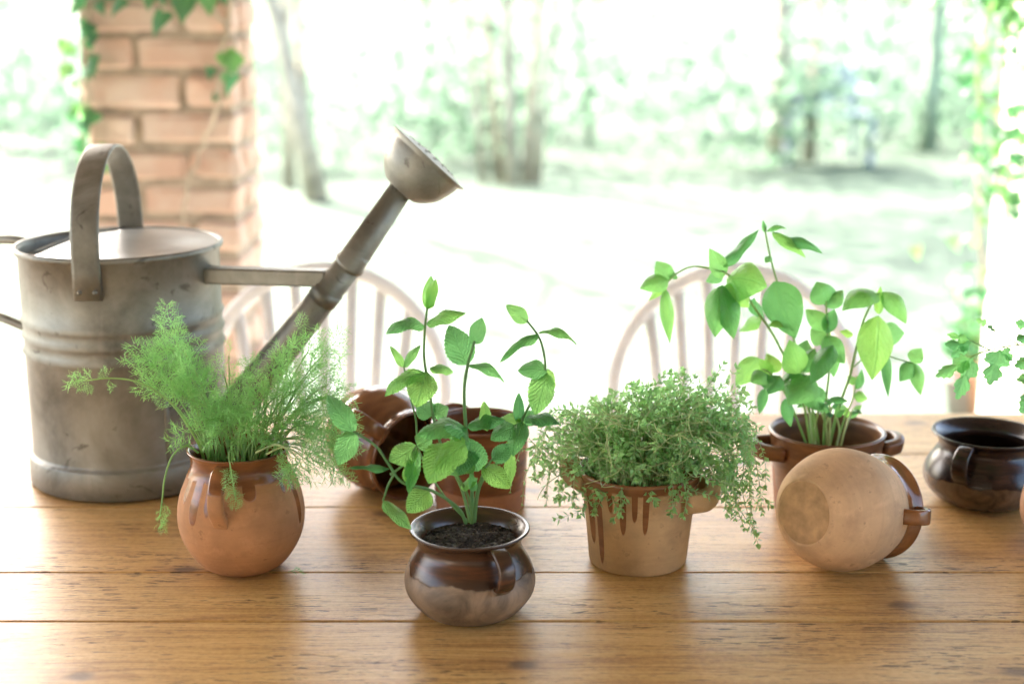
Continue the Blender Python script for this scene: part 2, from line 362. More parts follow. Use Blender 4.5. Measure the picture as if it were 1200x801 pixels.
# porch roof and house wall behind the photographer: they shade the table
RY0, RY1, RX0, RX1 = -2.6, 4.15, -4.2, 3.4
roof = MB(); roof.box(((RX0+RX1)/2, (RY0+RY1)/2, 2.68), (RX1-RX0, RY1-RY0, .10), bev=.01)
rf = roof.build('porch_roof', M_BOARD, smooth=False); tag(rf, 'boarded porch roof over the table', 'roof')
for i in range(9):
    m = MB(); x = RX0+.3+i*(RX1-RX0-.6)/8; m.box((x, (RY0+RY1)/2, 2.56), (.07, RY1-RY0-.1, .138), bev=.006); m.build('rafter', M_BOARD, rf, smooth=False)
hw = MB(); hw.box((0, -2.72, 1.37), (9, .2, 2.75), bev=.01); tag(hw.build('house_wall', M_WALL, smooth=False), 'plastered house wall behind the table', 'wall')

# ------------------------------------------------------------------ brick pillar with ivy (left), plastered pillar (right)
def brick_mat():
    a = NM('old_brick'); r = a.rnd(); c = a.coord(); n1 = a.noise(a.vmath('ADD', c, a.vec(a.math('MULTIPLY', r, 9.0), 0.0, 0.0)), 14, 5, .65)
    b = a.ramp(r, [(0, (.46, .28, .19)), (.3, (.60, .42, .32)), (.55, (.52, .34, .25)), (.8, (.64, .52, .41)), (1, (.50, .34, .26))])
    b = a.mix(a.math('MULTIPLY', a.ramp(n1, [(.40, 0.0), (.65, 1.0)]), .6), b, (.62, .56, .46))
    return a.set(color=b, rough=.9, normal=a.bump(n1, .5, .006))
M_BRICK = brick_mat(); M_MORT = plain('mortar', (.36, .30, .225), .95, .2, 30)
PX0, PX1, PY0, PY1 = -.888, -.565, 2.95, 3.25
pil = thing('brick_pillar', 'weathered red brick pillar of the porch behind the watering can', 'pillar', ((PX0+PX1)/2, (PY0+PY1)/2, 0))
W_, D_ = PX1-PX0, PY1-PY0
MB().box((0, 0, 1.3), (W_-.026, D_-.026, 2.58)).build('mortar_core', M_MORT, pil, smooth=False)
def brick_mesh(l, w, h, seed):
    m = MB(); m.box((0, 0, 0), (l, w, h), bev=.011)
    rr = random.Random(seed)
    for q in m.v: q += Vector((rr.uniform(-1, 1), rr.uniform(-1, 1), rr.uniform(-1, 1)))*.006
    return mesh('brick', m.v, m.f, False)
BM = {}
def brick(cx, cy, cz, l, w, rng, h=.062):
    k = (round(l, 3), round(w, 3), rng.randrange(3))
    if k not in BM: BM[k] = brick_mesh(l, w, h, len(BM))
    obj('brick', BM[k], M_BRICK, pil, Matrix.Translation((cx+rng.uniform(-.003, .003), cy+rng.uniform(-.004, .004), cz)) @ Matrix.Rotation(rng.uniform(-.012, .012), 4, 'Z'))
rng = random.Random(4)
for k in range(34):
    z = .04+k*.0752; j = .011
    if k % 2:
        sp = [.215, W_-.215]
    else:
        sp = [W_*.36, W_*.64]
    x = -W_/2
    for i, s_ in enumerate(sp):                    # front and back face
        brick(x+s_/2, -D_/2+.05, z, s_-j, .10, rng); brick(x+s_/2, D_/2-.05, z, s_-j, .10, rng); x += s_
    mid = D_-.2-j                                  # sides between them
    for sx in (-1, 1): brick(sx*(W_/2-.05), 0, z, .10, mid-.004, rng)

def ivy_mesh(seed):
    pts = [(0, 0), (-.12, .22), (-.02, .48), (.22, .42), (.42, .36), (.7, .16), (1, 0)]
    v = []; f = []
    full = pts+[(x, -y) for x, y in pts[-2:0:-1]]
    c_ = (.28, 0)
    rr = random.Random(seed); n = len(full)
    zz = lambda x, y: -.25*y*y*2 + .10*sin(x*3) + rr.uniform(-.02, .02)
    v.append((c_[0], 0, .06))
    for x, y in full: v.append((c_[0]+(x-c_[0])*.55, y*.55, zz(x*.6, y*.5)+.05))
    for x, y in full: v.append((x, y, zz(x, y)))
    for i in range(n):
        k = (i+1) % n; f.append((0, 1+i, 1+k)); f.append((1+i, 1+n+i, 1+n+k, 1+k))
    return mesh('ivy_leaf', v, f)
IVY = [ivy_mesh(i) for i in range(4)]
def ivy(name, label, loc, stems, nleaf, size, rng, outward, spread=.03):
    t = thing(name, label, 'ivy', loc); P = Vector(loc)
    for st in stems:
        pts = smooth_pts(st, 8); pts = [p+Vector((rng.uniform(-1,1), rng.uniform(-1,1), rng.uniform(-1,1)))*.006 for p in pts]
        s = MB().tube([p-P for p in pts], [.006*(1-.5*i/len(pts)) for i in range(len(pts))], 6).build('stem', M_BARK, t)
        for q in range(nleaf):
            p = pts[rng.randrange(len(pts))] + Vector((rng.gauss(0, spread), rng.gauss(0, spread*.6), rng.gauss(0, spread)))
            o = outward(rng); L = size*rng.uniform(.6, 1.3)
            dn = Vector((rng.uniform(-.7, .7), rng.uniform(-.3, .1), -1)).normalized()
            obj('leaf', IVY[rng.randrange(4)], M_IVY, s, Matrix.Translation(-P) @ basis_leaf(p+o*.02, p+o*.02+dn*L, o, L))
    return t
rng = random.Random(8)
yf = PY0-.015
stems = [[at(92, 330, yf), at(100, 240, yf), at(97, 150, yf), at(108, 60, yf), at(104, -60, yf)],
         [at(96, 200, yf), at(103, 120, yf), at(98, 40, yf), at(112, -70, yf)]]
out_l = lambda r: Vector((r.uniform(-1, .2), -1, r.uniform(-.1, .7))).normalized()
ivy('ivy_vine', 'ivy climbing the left edge of the brick pillar', at(92, 330, yf), stems, 20, .032, rng, out_l, .018)
stems = [[at(90, -40, yf-.02), at(150, -8, yf-.04), at(200, 5, yf-.05), at(240, 2, yf-.04), at(275, 55, yf-.02), at(268, 75, yf-.02)]]
ivy('ivy_vine', 'ivy spray with broad leaves hanging across the top of the brick pillar', at(90, -40, yf), stems, 16, .052, rng, out_l, .016)
stems = [[at(272, -30, yf), at(262, 60, yf), at(252, 130, yf), at(222, 210, yf), at(210, 290, yf)]]
iv = ivy('ivy_vine', 'bare brown vine stem running down the face of the brick pillar', at(210, 290, yf), stems, 4, .028, rng, out_l, .02)

RPX = 1.40
rp = thing('plastered_pillar', 'pale pillar of the porch at the right edge', 'pillar', (RPX+.2, 3.92, 0))
MB().box((0, 0, 1.31), (.40, .40, 2.62), bev=.012).build('shaft', M_PLAST, rp, smooth=False)
MB().box((0, 0, .06), (.46, .46, .12), bev=.015).build('plinth', M_PLAST, rp, smooth=False)
rng = random.Random(11); yf = 3.66
stems = [[Vector((RPX-.12+.05*k-.04, yf-.01, .55+.2*k)), Vector((RPX-.20+.05*k, yf, .95)), Vector((RPX-.22+.06*k, yf, 1.2)), Vector((RPX-.20+.06*k, yf, 1.34)), Vector((RPX-.17+.05*k, yf, 1.48))] for k in range(3)]
ivy('ivy_vine', 'bushy light green ivy hanging down the left side of the pale right pillar', (RPX, yf, .55), stems, 99, .036, rng, lambda r: Vector((r.uniform(-1, .4), r.uniform(-1, .3), r.uniform(-.1, .8))).normalized(), .052)

# ------------------------------------------------------------------ trees and woodland behind the lawn
def leafquads(m, c, R, n, size, rng, shape=None):
    for _ in range(n):
        while True:
            p = Vector((rng.uniform(-1, 1), rng.uniform(-1, 1), rng.uniform(-1, 1)))
            if p.length <= 1 and noise.noise((p+Vector(c)*.37)*2.3) > -.12: break
        q = Vector(c) + Vector((p.x*R[0], p.y*R[1], p.z*R[2]))
        u = Vector((rng.gauss(0, 1), rng.gauss(0, 1), rng.gauss(0, .6))).normalized(); w = u.orthogonal().normalized(); w.rotate(Matrix.Rotation(rng.uniform(0, 6.28), 3, u))
        L = size*rng.uniform(.6, 1.4)
        m.add([q, q+u*L*.5+w*L*.3, q+u*L, q+u*L*.5-w*L*.3], [(0, 1, 2, 3)])
def trunk_pts(base, top, bend, rng, k=9):
    b, t = Vector(base), Vector(top); o = []
    for i in range(k):
        f = i/(k-1); o.append(b.lerp(t, f)+Vector((noise.noise((f*3, bend, 0)), noise.noise((f*3, bend, 5)), 0))*.10*min(1, f*3))
    return o
def tree(label, stems, crown_c, crown_R, nleaf, seed, bark=M_BARK, size=.16):
    rng = random.Random(seed); base = Vector(stems[0][0]); base.z = 0
    t = thing('tree', label, 'tree', base)
    for i, (b, tp, r) in enumerate(stems):
        pts = trunk_pts(b, tp, seed+i*3.3, rng)
        MB().tube([p-base for p in pts], [r*(1.35 if j == 0 else 1)*(1-.55*j/8) for j in range(9)], 9).build('trunk', bark, t)
        for q in range(3):
            s = pts[4+q]; e = s+Vector((rng.uniform(-1.3, 1.3), rng.uniform(-1.3, 1.3), rng.uniform(.5, 1.4)))
            MB().tube([s-base, s.lerp(e, .5)-base+Vector((0, 0, .15)), e-base], [r*.45, r*.3, r*.12], 6).build('limb', bark, t)
    m = MB(); leafquads(m, Vector(crown_c)-base, crown_R, nleaf, size, rng)
    m.build('crown', M_FOL, t, smooth=False); return t
def G(px, py): 
    d = ray(px, py); return CAM + d*((0-CAM.z)/d.z)
b1 = G(598, 216)
tree('slender multi-stemmed tree at the lawn edge behind the middle of the table',
     [((b1.x+dx, b1.y+dy, 0), (b1.x+dx*3.2, b1.y+dy*3, 5), r) for dx, dy, r in ((-.20, 0, .026), (-.09, .08, .030), (.0, -.03, .046), (.12, .05, .040), (.20, .0, .024))],
     (b1.x, b1.y+.6, 5.4), (2.2, 2.0, 1.9), 1500, 3)
b2 = G(372, 236)
tree('leaning tree with forked pale trunk at the lawn edge beside the brick pillar',
     [((b2.x, b2.y, 0), (b2.x-1.1, b2.y+.3, 5), .065), ((b2.x-.06, b2.y+.05, .15), (b2.x-.22, b2.y+.6, 5), .035), ((b2.x-.30, b2.y+.7, 0), (b2.x-.4, b2.y+1, 5), .04)],
     (b2.x-1.0, b2.y+.8, 5.6), (2.0, 1.8, 1.7), 350, 5)
b3 = G(928, 192)
tree('tall tree with twin tan trunks standing by the garden bench',
     [((b3.x-.10, b3.y, 0), (b3.x-.25, b3.y, 6), .088), ((b3.x+.18, b3.y+.2, 0), (b3.x+.35, b3.y+.3, 6), .050)], (b3.x+.3, b3.y+.5, 5.4), (3.2, 2.4, 2.8), 2200, 7)
b4 = G(1087, 178)
tree('straight greenish tree trunk at the right of the lawn', [((b4.x, b4.y, 0), (b4.x+.05, b4.y, 6), .07)], (b4.x+1.2, b4.y+.4, 5.6), (3.0, 2.4, 2.9), 5500, 9, plain('mossy_bark', (.32, .40, .28), .9, .3, 9))
b5 = G(860, 188)
# undergrowth along the wood's edge: one mass
rng = random.Random(21); m = MB()
for k in range(200):
    y = rng.uniform(11.4, 20); x = (-.62+1.24*((k*.618) % 1))*y + rng.gauss(0, .3); h = rng.uniform(.5, 2.1)
    leafquads(m, (x, y, h*.55), (rng.uniform(.5, 1.3), rng.uniform(.4, .9), h*.6), rng.randrange(90, 200), .115, rng)
for k in range(26):                       # thin saplings
    x = rng.uniform(-9, 10); y = rng.uniform(12.5, 19); m.tube([(x, y, 0), (x+rng.uniform(-.3, .3), y, 2.2), (x+rng.uniform(-.6, .6), y, 4.5)], [.03, .025, .012], 5)
wd_o = m.build('woodland_undergrowth', M_FOL, smooth=False)
tag(wd_o, 'sunlit pale green undergrowth of the wood beyond the lawn', 'undergrowth', kind='stuff')
# weathered garden bench below the twin trunks
M_BENCH = plain('weathered_blue_grey_wood', (.34, .37, .44), .7, .12, 10)
gb = G(962, 192); bn = thing('garden_bench', 'weathered blue grey garden bench under the twin trunk tree', 'bench', gb, radians(8))
for k in range(4): MB().box((0, -.17+.11*k, .42), (.78, .09, .025), bev=.004).build('seat_slat', M_BENCH, bn, smooth=False)
for k in range(3): MB().box((0, .24+.02*k, .53+.11*k), (.78, .022, .085), bev=.004).build('back_slat', M_BENCH, bn, smooth=False)
for sx in (-.36, .36):
    MB().box((sx, -.18, .2), (.05, .05, .40), bev=.004).build('leg', M_BENCH, bn, smooth=False)
    MB().tube([(sx, .20, 0), (sx, .23, .42), (sx, .31, .84)], .025, 8).build('leg', M_BENCH, bn)
    MB().box((sx, .02, .62), (.055, .42, .03), bev=.004).build('armrest', M_BENCH, bn, smooth=False)

# garden pots on the terrace seen past the right chair
def garden_pot(label, px, py, r, h, mat, seed, leafy):
    p = G(px, py); p.z = .006
    t = thing('garden_pot', label, 'plant pot', p)
    MB().lathe([(r*.7, 0), (r*.95, h*.9), (r*1.05, h*.92), (r*1.05, h), (r*.9, h), (r*.85, h*.8), (0, h*.8)], 24).build('pot', mat, t)
    if leafy:
        rr = random.Random(seed); t2 = thing('terrace_plant', leafy, 'plant', p+Vector((0, 0, h*.8)))
        for k in range(9):
            e = Vector((rr.gauss(0, r*1.1), rr.gauss(0, r*1.1), rr.uniform(.12, .42)))
            s = MB().tube(smooth_pts([(0, 0, 0), e*.5+Vector((0, 0, .05)), e], 4), .004, 5).build('stem', M_STEM, t2)
            for q in range(5):
                f = e*rr.uniform(.5, 1); d = Vector((rr.gauss(0, 1), rr.gauss(0, 1), rr.uniform(-.2, .6))).normalized()
                obj('leaf', IVY[q % 4], M_IVY, s, basis_leaf(f, f+d*.07, Vector((0, -.3, 1)), .07))
M_TERRA = plain('garden_terracotta', (.42, .22, .13), .8, .15, 12)
garden_pot('terracotta garden pot on the terrace beyond the table corner', 1158, 492, .11, .17, M_TERRA, 3, 'leafy plant in the terracotta garden pot beyond the table corner')
garden_pot('pale glazed garden pot on the terrace beside the terracotta one', 1186, 500, .09, .13, plain('pale_glaze', (.55, .62, .62), .3, .1, 9), 4, None)
garden_pot('dark garden pot on the terrace left of the terracotta one', 1128, 490, .07, .14, plain('dark_glaze', (.26, .22, .20), .4, .2, 9), 5, 'wispy plant rising from the dark garden pot')

# ------------------------------------------------------------------ table
TX0, TX1, TY0, TY1 = -1.45, 1.55, 1.172, 2.045
tb = thing('wooden_table', 'long honey coloured plank table with worn varnished top', 'table', ((TX0+TX1)/2, (TY0+TY1)/2, 0))
ys = [TY0, 1.312, 1.437, 1.640, 1.850, TY1]
for i in range(len(ys)-1):
    w = ys[i+1]-ys[i]-(.0014 if i < 2 else .0005); m = MB()
    nx = 40; L = TX1-TX0; V = []; F = []
    # board with softly rounded edges, slightly uneven
    prof = [(-w/2, -.034), (-w/2, -.003), (-w/2+.0006, -.0007), (-w/2+.002, 0), (0, .0004), (w/2-.002, 0), (w/2-.0006, -.0007), (w/2, -.003), (w/2, -.034)]
    for a_ in range(nx+1):
        x = -L/2+L*a_/nx
        for (yy, zz) in prof:
            V.append((x, yy+.0005*noise.noise((x*9, i*3.1, yy*20)), zz+.0006*noise.noise((x*2.2, i*5.3, yy*9))))
    k = len(prof)
    for a_ in range(nx):
        for b_ in range(k-1): F.append((a_*k+b_, (a_+1)*k+b_, (a_+1)*k+b_+1, a_*k+b_+1))
        F.append((a_*k+k-1, (a_+1)*k+k-1, (a_+1)*k, a_*k))
    F.append(tuple(range(k))); F.append(tuple(nx*k+j for j in range(k))[::-1])
    m.add(V, F)
    m.build('plank', M_WOOD, tb, Matrix.Translation((0, (ys[i]+ys[i+1])/2-(TY0+TY1)/2, TZ-.0006)), smooth=False)
dy = (TY1-TY0)/2; dx = (TX1-TX0)/2
for sy in (-1, 1): MB().box((0, sy*(dy-.07), TZ-.036-.05), (2*dx-.25, .024, .10), bev=.003).build('apron', M_WOOD, tb, smooth=False)
for sx in (-1, 1):
    MB().box((sx*(dx-.12), 0, TZ-.036-.05), (.024, 2*dy-.22, .10), bev=.003).build('apron', M_WOOD, tb, smooth=False)
    for sy in (-1, 1): MB().lathe([(.028, .006), (.032, .08), (.040, .5), (.046, TZ-.137), (.046, TZ-.037)], 16).build('leg', M_WOOD, tb, Matrix.Translation((sx*(dx-.12), sy*(dy-.07), 0)))

# ------------------------------------------------------------------ chairs behind the table
def make_chair(label, loc, rz):
    t = thing('windsor_chair', label, 'chair', loc, rz, 'cream hoop-back chairs behind the table')
    # seat faces -Y (the table), back hoop at +Y
    sm = MB(); V = []; F = []; n = 28
    for zz, k in ((.420, .94), (.432, 1), (.450, 1), (.456, .96)):
        for j in range(n):
            th = 2*pi*j/n; x = .215*k*math.copysign(abs(cos(th))**.75, cos(th)); y = .20*k*math.copysign(abs(sin(th))**.75, sin(th)); V.append((x*(1-.12*(y > 0)*(y/.2)), y, zz))
    for i in range(3):
        for j in range(n): F.append((i*n+j, i*n+(j+1) % n, (i+1)*n+(j+1) % n, (i+1)*n+j))
    F.append(tuple(range(n))[::-1]); V.append((0, -.02, .444)); F += [(3*n+j, 3*n+(j+1) % n, 4*n) for j in range(n)]
    sm.add(V, F); sm.build('seat', M_PAINT, t)
    lean = lambda z: .165+(z-.45)*.20
    def hoop(u):      # u from -1 to 1
        th = u*pi/2; x = .214*sin(th)**1 if abs(u) < 1 else .214*u
        zt = .66+.222*cos(th); return Vector((x, lean(zt), zt))
    pts = [Vector((-.150, lean(.452), .452)), Vector((-.197, lean(.56), .56))]+[hoop(-1+2*i/24) for i in range(25)]+[Vector((.197, lean(.56), .56)), Vector((.150, lean(.452), .452))]
    MB().tube(pts, .5, 10, flat=(.062, .050), ref=(0, 1, .2)).build('hoop', M_PAINT, t)
    for q in range(7):
        u = (q-3)/3; xb = u*.105; xt = u*.152; zt = .66+.222*sqrt(max(0, 1-(xt/.214)**2))-.004
        MB().tube([(xb, lean(.452)-.004, .452), (xb*.55+xt*.45, lean(.62), .62), (xt, lean(zt), zt)], 1.0, 8, flat=(.021, .012), ref=(1, 0, 0)).build('spindle', M_PAINT, t)
    for sx in (-1, 1):
        for sy in (-1, 1):
            MB().tube([(sx*.13, sy*.12, .425), (sx*.165, sy*.15, .24), (sx*.20, sy*.18, .006)], [.016, .020, .012], 10).build('leg', M_PAINT, t)
        MB().tube([(sx*.175, -.155, .18), (sx*.175, .155, .18)], .010, 8).build('stretcher', M_PAINT, t)
    MB().tube([(-.173, 0, .18), (.173, 0, .18)], .010, 8).build('stretcher', M_PAINT, t)
    return t
def chair_at(px, Yhoop, rz, label):
    p = at(px, 400, Yhoop); make_chair(label, (p.x, Yhoop-.24, .006), rz)
chair_at(392, 2.47, radians(4), 'cream hoop-back chair behind the watering can spout')
chair_at(852, 2.46, radians(-3), 'cream hoop-back chair behind the basil and thyme')
chair_at(1345, 2.46, radians(3), 'cream hoop-back chair cut by the right edge')

# ------------------------------------------------------------------ watering can
cb = on_table(157, 551); AX = radians(-16)
wc = thing('watering_can', 'large old galvanised metal watering can standing behind the dill jar', 'watering can', (cb.x, cb.y, TZ), AX)
R = .1235; H = .300
prof = [(0, .004), (R+.004, .002), (R+.0055, .004), (R+.0055, .036), (R+.004, .039), (R+.0005, .0405), (R, .044), (R, .168), (R+.003, .173), (R, .178), (R, .188), (R+.003, .193), (R, .198), (R, .208), (R+.003, .213), (R, .218), (R, H-.006), (R+.004, H-.004), (R+.0055, H), (R+.004, H+.004), (R, H+.003), (R-.003, H-.003), (R-.003, .03), (0, .028)]
MB().lathe(prof, 72, .004, 2).build('body', M_ZINC, wc)
# half cover: a shallow cone over the spout side, cut along a chord
m = MB(); V = []; F = []; n = 40; xc = -.058; r_ = R-.002
a0 = math.acos(xc/r_); rings = [(0.0, .011), (.35, .0095), (.42, .0078), (.7, .0048), (.76, .0030), (1, .001)]
ang = [-a0+2*a0*j/n for j in range(n+1)]
for dz in (0, -.0022):
    for f_, hz in rings:
        for th in ang:
            ex, ey = r_*cos(th), r_*sin(th); ox, oy = max(xc, -.0), 0
            x = ox+(ex-ox)*f_; y = ey*f_
            V.append((x, y, H+.001+hz+dz))
# chord-side wedge up to the straight edge
k = n+1; nr = len(rings)
for s_ in range(2):
    o_ = s_*nr*k
    for i in range(nr-1):
        for j in range(n): F.append((o_+i*k+j, o_+(i+1)*k+j, o_+(i+1)*k+j+1, o_+i*k+j+1) if s_ == 0 else (o_+i*k+j, o_+i*k+j+1, o_+(i+1)*k+j+1, o_+(i+1)*k+j))
e0 = len(V); yc = r_*sin(a0)
V += [(xc, yc*(-1+2*q/12), H+.001+.007*(1-abs(-1+2*q/12))) for q in range(13)]
apex = 0
F.append((apex, (nr-1)*k, e0)); F.append((apex, e0+12, (nr-1)*k+n))
for q in range(12): F.append((apex, e0+q, e0+q+1))
m.add(V, F); m.build('half_cover', plain('pale_sheen_zinc', (.52, .52, .50), .30, .12, 14, metal=.6), wc)  # lighter zinc than the body, with some sky sheen put into its colour
MB().tube([(xc-.001, yc*(-1+2*q/12), H+.002+.007*(1-abs(-1+2*q/12))) for q in range(13)], .0022, 6).build('cover_edge', M_ZINC, wc)
# carrying strap across the top (front to back), feet riveted to the wall
pts = [(-.012, -R-.0042, H-.046), (-.012, -R-.0046, H-.01)]
for i in range(19):
    th = pi*i/18; pts.append((-.012, -(R+.0046)*cos(th)*(1-.10*sin(th)), H+.012+.112*sin(th)**.85))
pts += [(-.012, R+.0046, H-.01), (-.012, R+.0042, H-.046)]
MB().tube(pts, 1.0, 12, flat=(.034, .0042), ref=(1, 0, 0)).build('carrying_strap', M_ZINC, wc, Matrix.Rotation(radians(19), 4, 'Z'))
SR = Matrix.Rotation(radians(19), 4, 'Z')
for sy in (-1, 1):
    for dx_ in (-.009, .009): MB().lathe([(.0034, -.001), (.0030, .0012), (.0016, .0022), (0, .0024)], 10, M=SR @ Matrix.Translation((-.012+dx_, sy*(R+.0063), H-.036)) @ Matrix.Rotation(-sy*pi/2, 4, 'X')).build('rivet', M_ZINC, wc)
az = radians(-38)
MB().tube([((R+.0004)*cos(az), (R+.0004)*sin(az), z_) for z_ in (.044, .10, .165)], 1.0, 8, flat=(.007, .0028), ref=(-sin(az), cos(az), 0)).build('seam', M_ZINC, wc)
# back handle: round bar from rim to wall
pts = smooth_pts([(-R+.002, 0, H-.006), (-R-.04, 0, H-.001), (-R-.105, 0, H-.012), (-R-.135, 0, H-.055), (-R-.11, 0, H-.090), (-R-.05, 0, H-.108), (-R+.002, 0, H-.125)], 6)
MB().tube(pts, .0062, 10).build('back_handle', M_ZINC, wc)
# spout
s0 = Vector((R-.015, 0, .045)); s1 = Vector((.362, 0, .350)); s2 = Vector((.382, 0, .386))
dr = (s1-s0).normalized()
MB().tube([s0+dr*.016, s0+dr*.026, s0+dr*.034], [.0290, .0275, .0240], 20).build('spout_flange', M_ZINC, wc)
sp = MB().tube([s0, s0.lerp(s1, .45), s0.lerp(s1, .86)], [.0240, .0200, .0165], 20).build('spout', M_ZINC, wc)
q0 = s0.lerp(s1, .80)
MB().tube([q0, q0+dr*.004, q0+dr*.006, s2], [.0195, .0197, .0178, .0140], 20).build('upper_spout', M_ZINC, wc)
MB().tube([s0.lerp(s1, .655), s0.lerp(s1, .70)], .0192, 20).build('collar', M_ZINC, wc)
# rose: round bowl with flared lip and domed perforated face
rot = Vector((0, 0, 1)).rotation_difference(Vector((dr.x*1.0, 0.30, dr.z*.98)).normalized()).to_matrix().to_4x4()
MR = Matrix.Translation(s2-dr*.006) @ rot @ Matrix.Scale(1.04, 4)
pr = curve_prof([(.0125, 0), (.024, .003), (.039, .018), (.0455, .036), (.047, .046)], 4)+[(.0525, .0495), (.0528, .0508), (.047, .0508), (.030, .0545), (0, .0565)]
rose = MB().lathe(pr, 40, .006, 5, M=MR).build('rose', M_ZINC, wc)
M_HOLE = plain('hole_shade', (.02, .017, .013), .9, .2, 20)  # solid near-black discs paint the shade inside the holes
for ring, cnt in ((.010, 6), (.020, 11), (.031, 16)):
    for j in range(cnt):
        th = 2*pi*j/cnt+ring*40; hz = .0566-.0020*(ring/.030) if ring < .03 else .0545-.0035*(ring-.030)/.017
        mm = MB().lathe([(.0019, -.001), (.0019, .0003), (0, .0003)], 8, M=MR @ Matrix.Translation((ring*cos(th), ring*sin(th), hz)))
        mm.build('hole', M_HOLE, rose)
# brace bar between body and spout
be = s0.lerp(s1, .69)
MB().box((0, 0, 0), ((be.x-R)+.006, .024, .020), bev=.002).build('brace', M_ZINC, wc, Matrix.Translation(((be.x+R)/2-.002, 0, .270)) @ Matrix.Rotation(-.03, 4, 'Y'), smooth=False)

# ------------------------------------------------------------------ clay pots
def strap(m_path, w, th, name, mat, parent, ref):
    return MB().tube(smooth_pts(m_path, 6), 1.0, 12, flat=(w, th), ref=ref).build(name, mat, parent)
def radial(az, pts, side=0.0):     # (r, z) pairs in the vertical plane at azimuth az
    return [(r*cos(az)-side*sin(az), r*sin(az)+side*cos(az), z) for r, z in pts]

# round jar with the dill
C_DILL = on_table(286, 661); C_DILL.z = TZ
M_JAR = clay_mat('dill_jar_clay', (.43, .205, .085), (.225, .085, .030), .112, .030, 1.4, 3.0, glaze_rough=.16, drips=((-128, .10, .048), (-146, .07, .030), (-112, .06, .036), (-70, .12, .020), (-14, .07, .060), (-30, .05, .02), (40, .1, .04), (120, .1, .05), (170, .1, .04)))
dj = thing('round_clay_jar', 'round terracotta jar with dripping brown glaze holding dill', 'jar', C_DILL)
outer = curve_prof([(.036, .0), (.049, .010), (.0635, .034), (.0680, .058), (.0650, .082), (.0570, .103), (.0515, .117), (.0520, .127), (.0550, .1345)], 5)
inner = curve_prof([(.0525, .1350), (.0475, .122), (.0500, .105), (.0600, .075), (.055, .03), (.02, .012)], 4)
MB().lathe([(0, .002), (.03, .002)]+outer+inner+[(0, .012)], 72, .012, 1).build('vessel', M_JAR, dj)
az = radians(-98)
strap(radial(az, [(.050, .126), (.0635, .124), (.076, .108), (.078, .090), (.068, .075), (.0640, .068)]), .017, .0085, 'handle', M_JAR, dj, (-sin(az), cos(az), 0))

# squat brown pot with the mint
C_MINT = on_table(551, 714); C_MINT.z = TZ
M_MPOT = brownglaze_mat('mint_pot_glaze', (.058, .027, .013), (.20, .135, .085), .046, 2.0, .52)
M_RIMG = brownglaze_mat('rim_glaze', (.10, .075, .060), (.15, .12, .10), -.5, 1.0)
def squat(name, label, loc, s, haz, mat, soil=None, seed=1, zs=1.0):
    t = thing(name, label, 'pot', loc)
    outer = curve_prof([(.040, .0), (.051, .006), (.0635, .022), (.0660, .037), (.0610, .053), (.0530, .067), (.0515, .074), (.0545, .082), (.0600, .0875)], 5)
    inner = curve_prof([(.0595, .0895), (.0545, .0875), (.0475, .079), (.0465, .070), (.056, .045), (.045, .015)], 4)
    MB().lathe([(q*s, w*s*zs) for q, w in [(0, .002), (.03, .002)]+outer+inner+[(0, .010)]], 72, .009, seed).build('vessel', mat, t)
    strap([(a_*s, b_*s, c_*s*zs) for a_, b_, c_ in radial(haz, [(.053, .083), (.0665, .083), (.0785, .073), (.0790, .058), (.0700, .047), (.063, .044)])], .017*s, .0075*s, 'handle', mat, t, (-sin(haz), cos(haz), 0))
    return t
mp = squat('glazed_pot', 'squat glossy brown glazed pot with soil and mint in front', C_MINT, 1.0, radians(-62), M_MPOT)
# soil
rng = random.Random(5); m = MB(); rs = .0505; zs = .0745
V = [(0, 0, zs+.002)]; F = []
for i in range(1, 13):
    for j in range(36):
        th = 2*pi*j/36; r_ = rs*i/12; V.append((r_*cos(th), r_*sin(th), zs+.003*noise.noise((r_*cos(th)*90, r_*sin(th)*90, 1))+.0015*rng.random()))
F += [(0, 1+j, 1+(j+1) % 36) for j in range(36)]
for i in range(11):
    for j in range(36): F.append((1+i*36+j, 1+(i+1)*36+j, 1+(i+1)*36+(j+1) % 36, 1+i*36+(j+1) % 36))
m.add(V, F)
ico = bmesh.new(); bmesh.ops.create_icosphere(ico, subdivisions=1, radius=1); ico.verts.index_update()
IV = [v_.co.copy() for v_ in ico.verts]; IF = [tuple(q.index for q in f_.verts) for f_ in ico.faces]; ico.free()
def clods(m, n, rs, zs, lo, hi):
    for _ in range(n):
        r_ = rs*sqrt(rng.random())*.97; th = rng.uniform(0, 6.3); s_ = rng.uniform(lo, hi)*rng.uniform(.5, 1)
        sq = Vector((rng.uniform(.6, 1.4), rng.uniform(.6, 1.4), rng.uniform(.5, 1)))
        m.add([Vector((v_.x*sq.x, v_.y*sq.y, v_.z*sq.z))*s_*rng.uniform(.8, 1.2)+Vector((r_*cos(th), r_*sin(th), zs+s_*.4)) for v_ in IV], IF)
clods(m, 650, rs*.95, zs+.001, .0008, .0028)
so_ = m.build('potting_soil', M_SOIL, None, Matrix.Translation(C_MINT), smooth=False); tag(so_, 'dark crumbly potting soil in the mint pot', 'soil', kind='stuff')

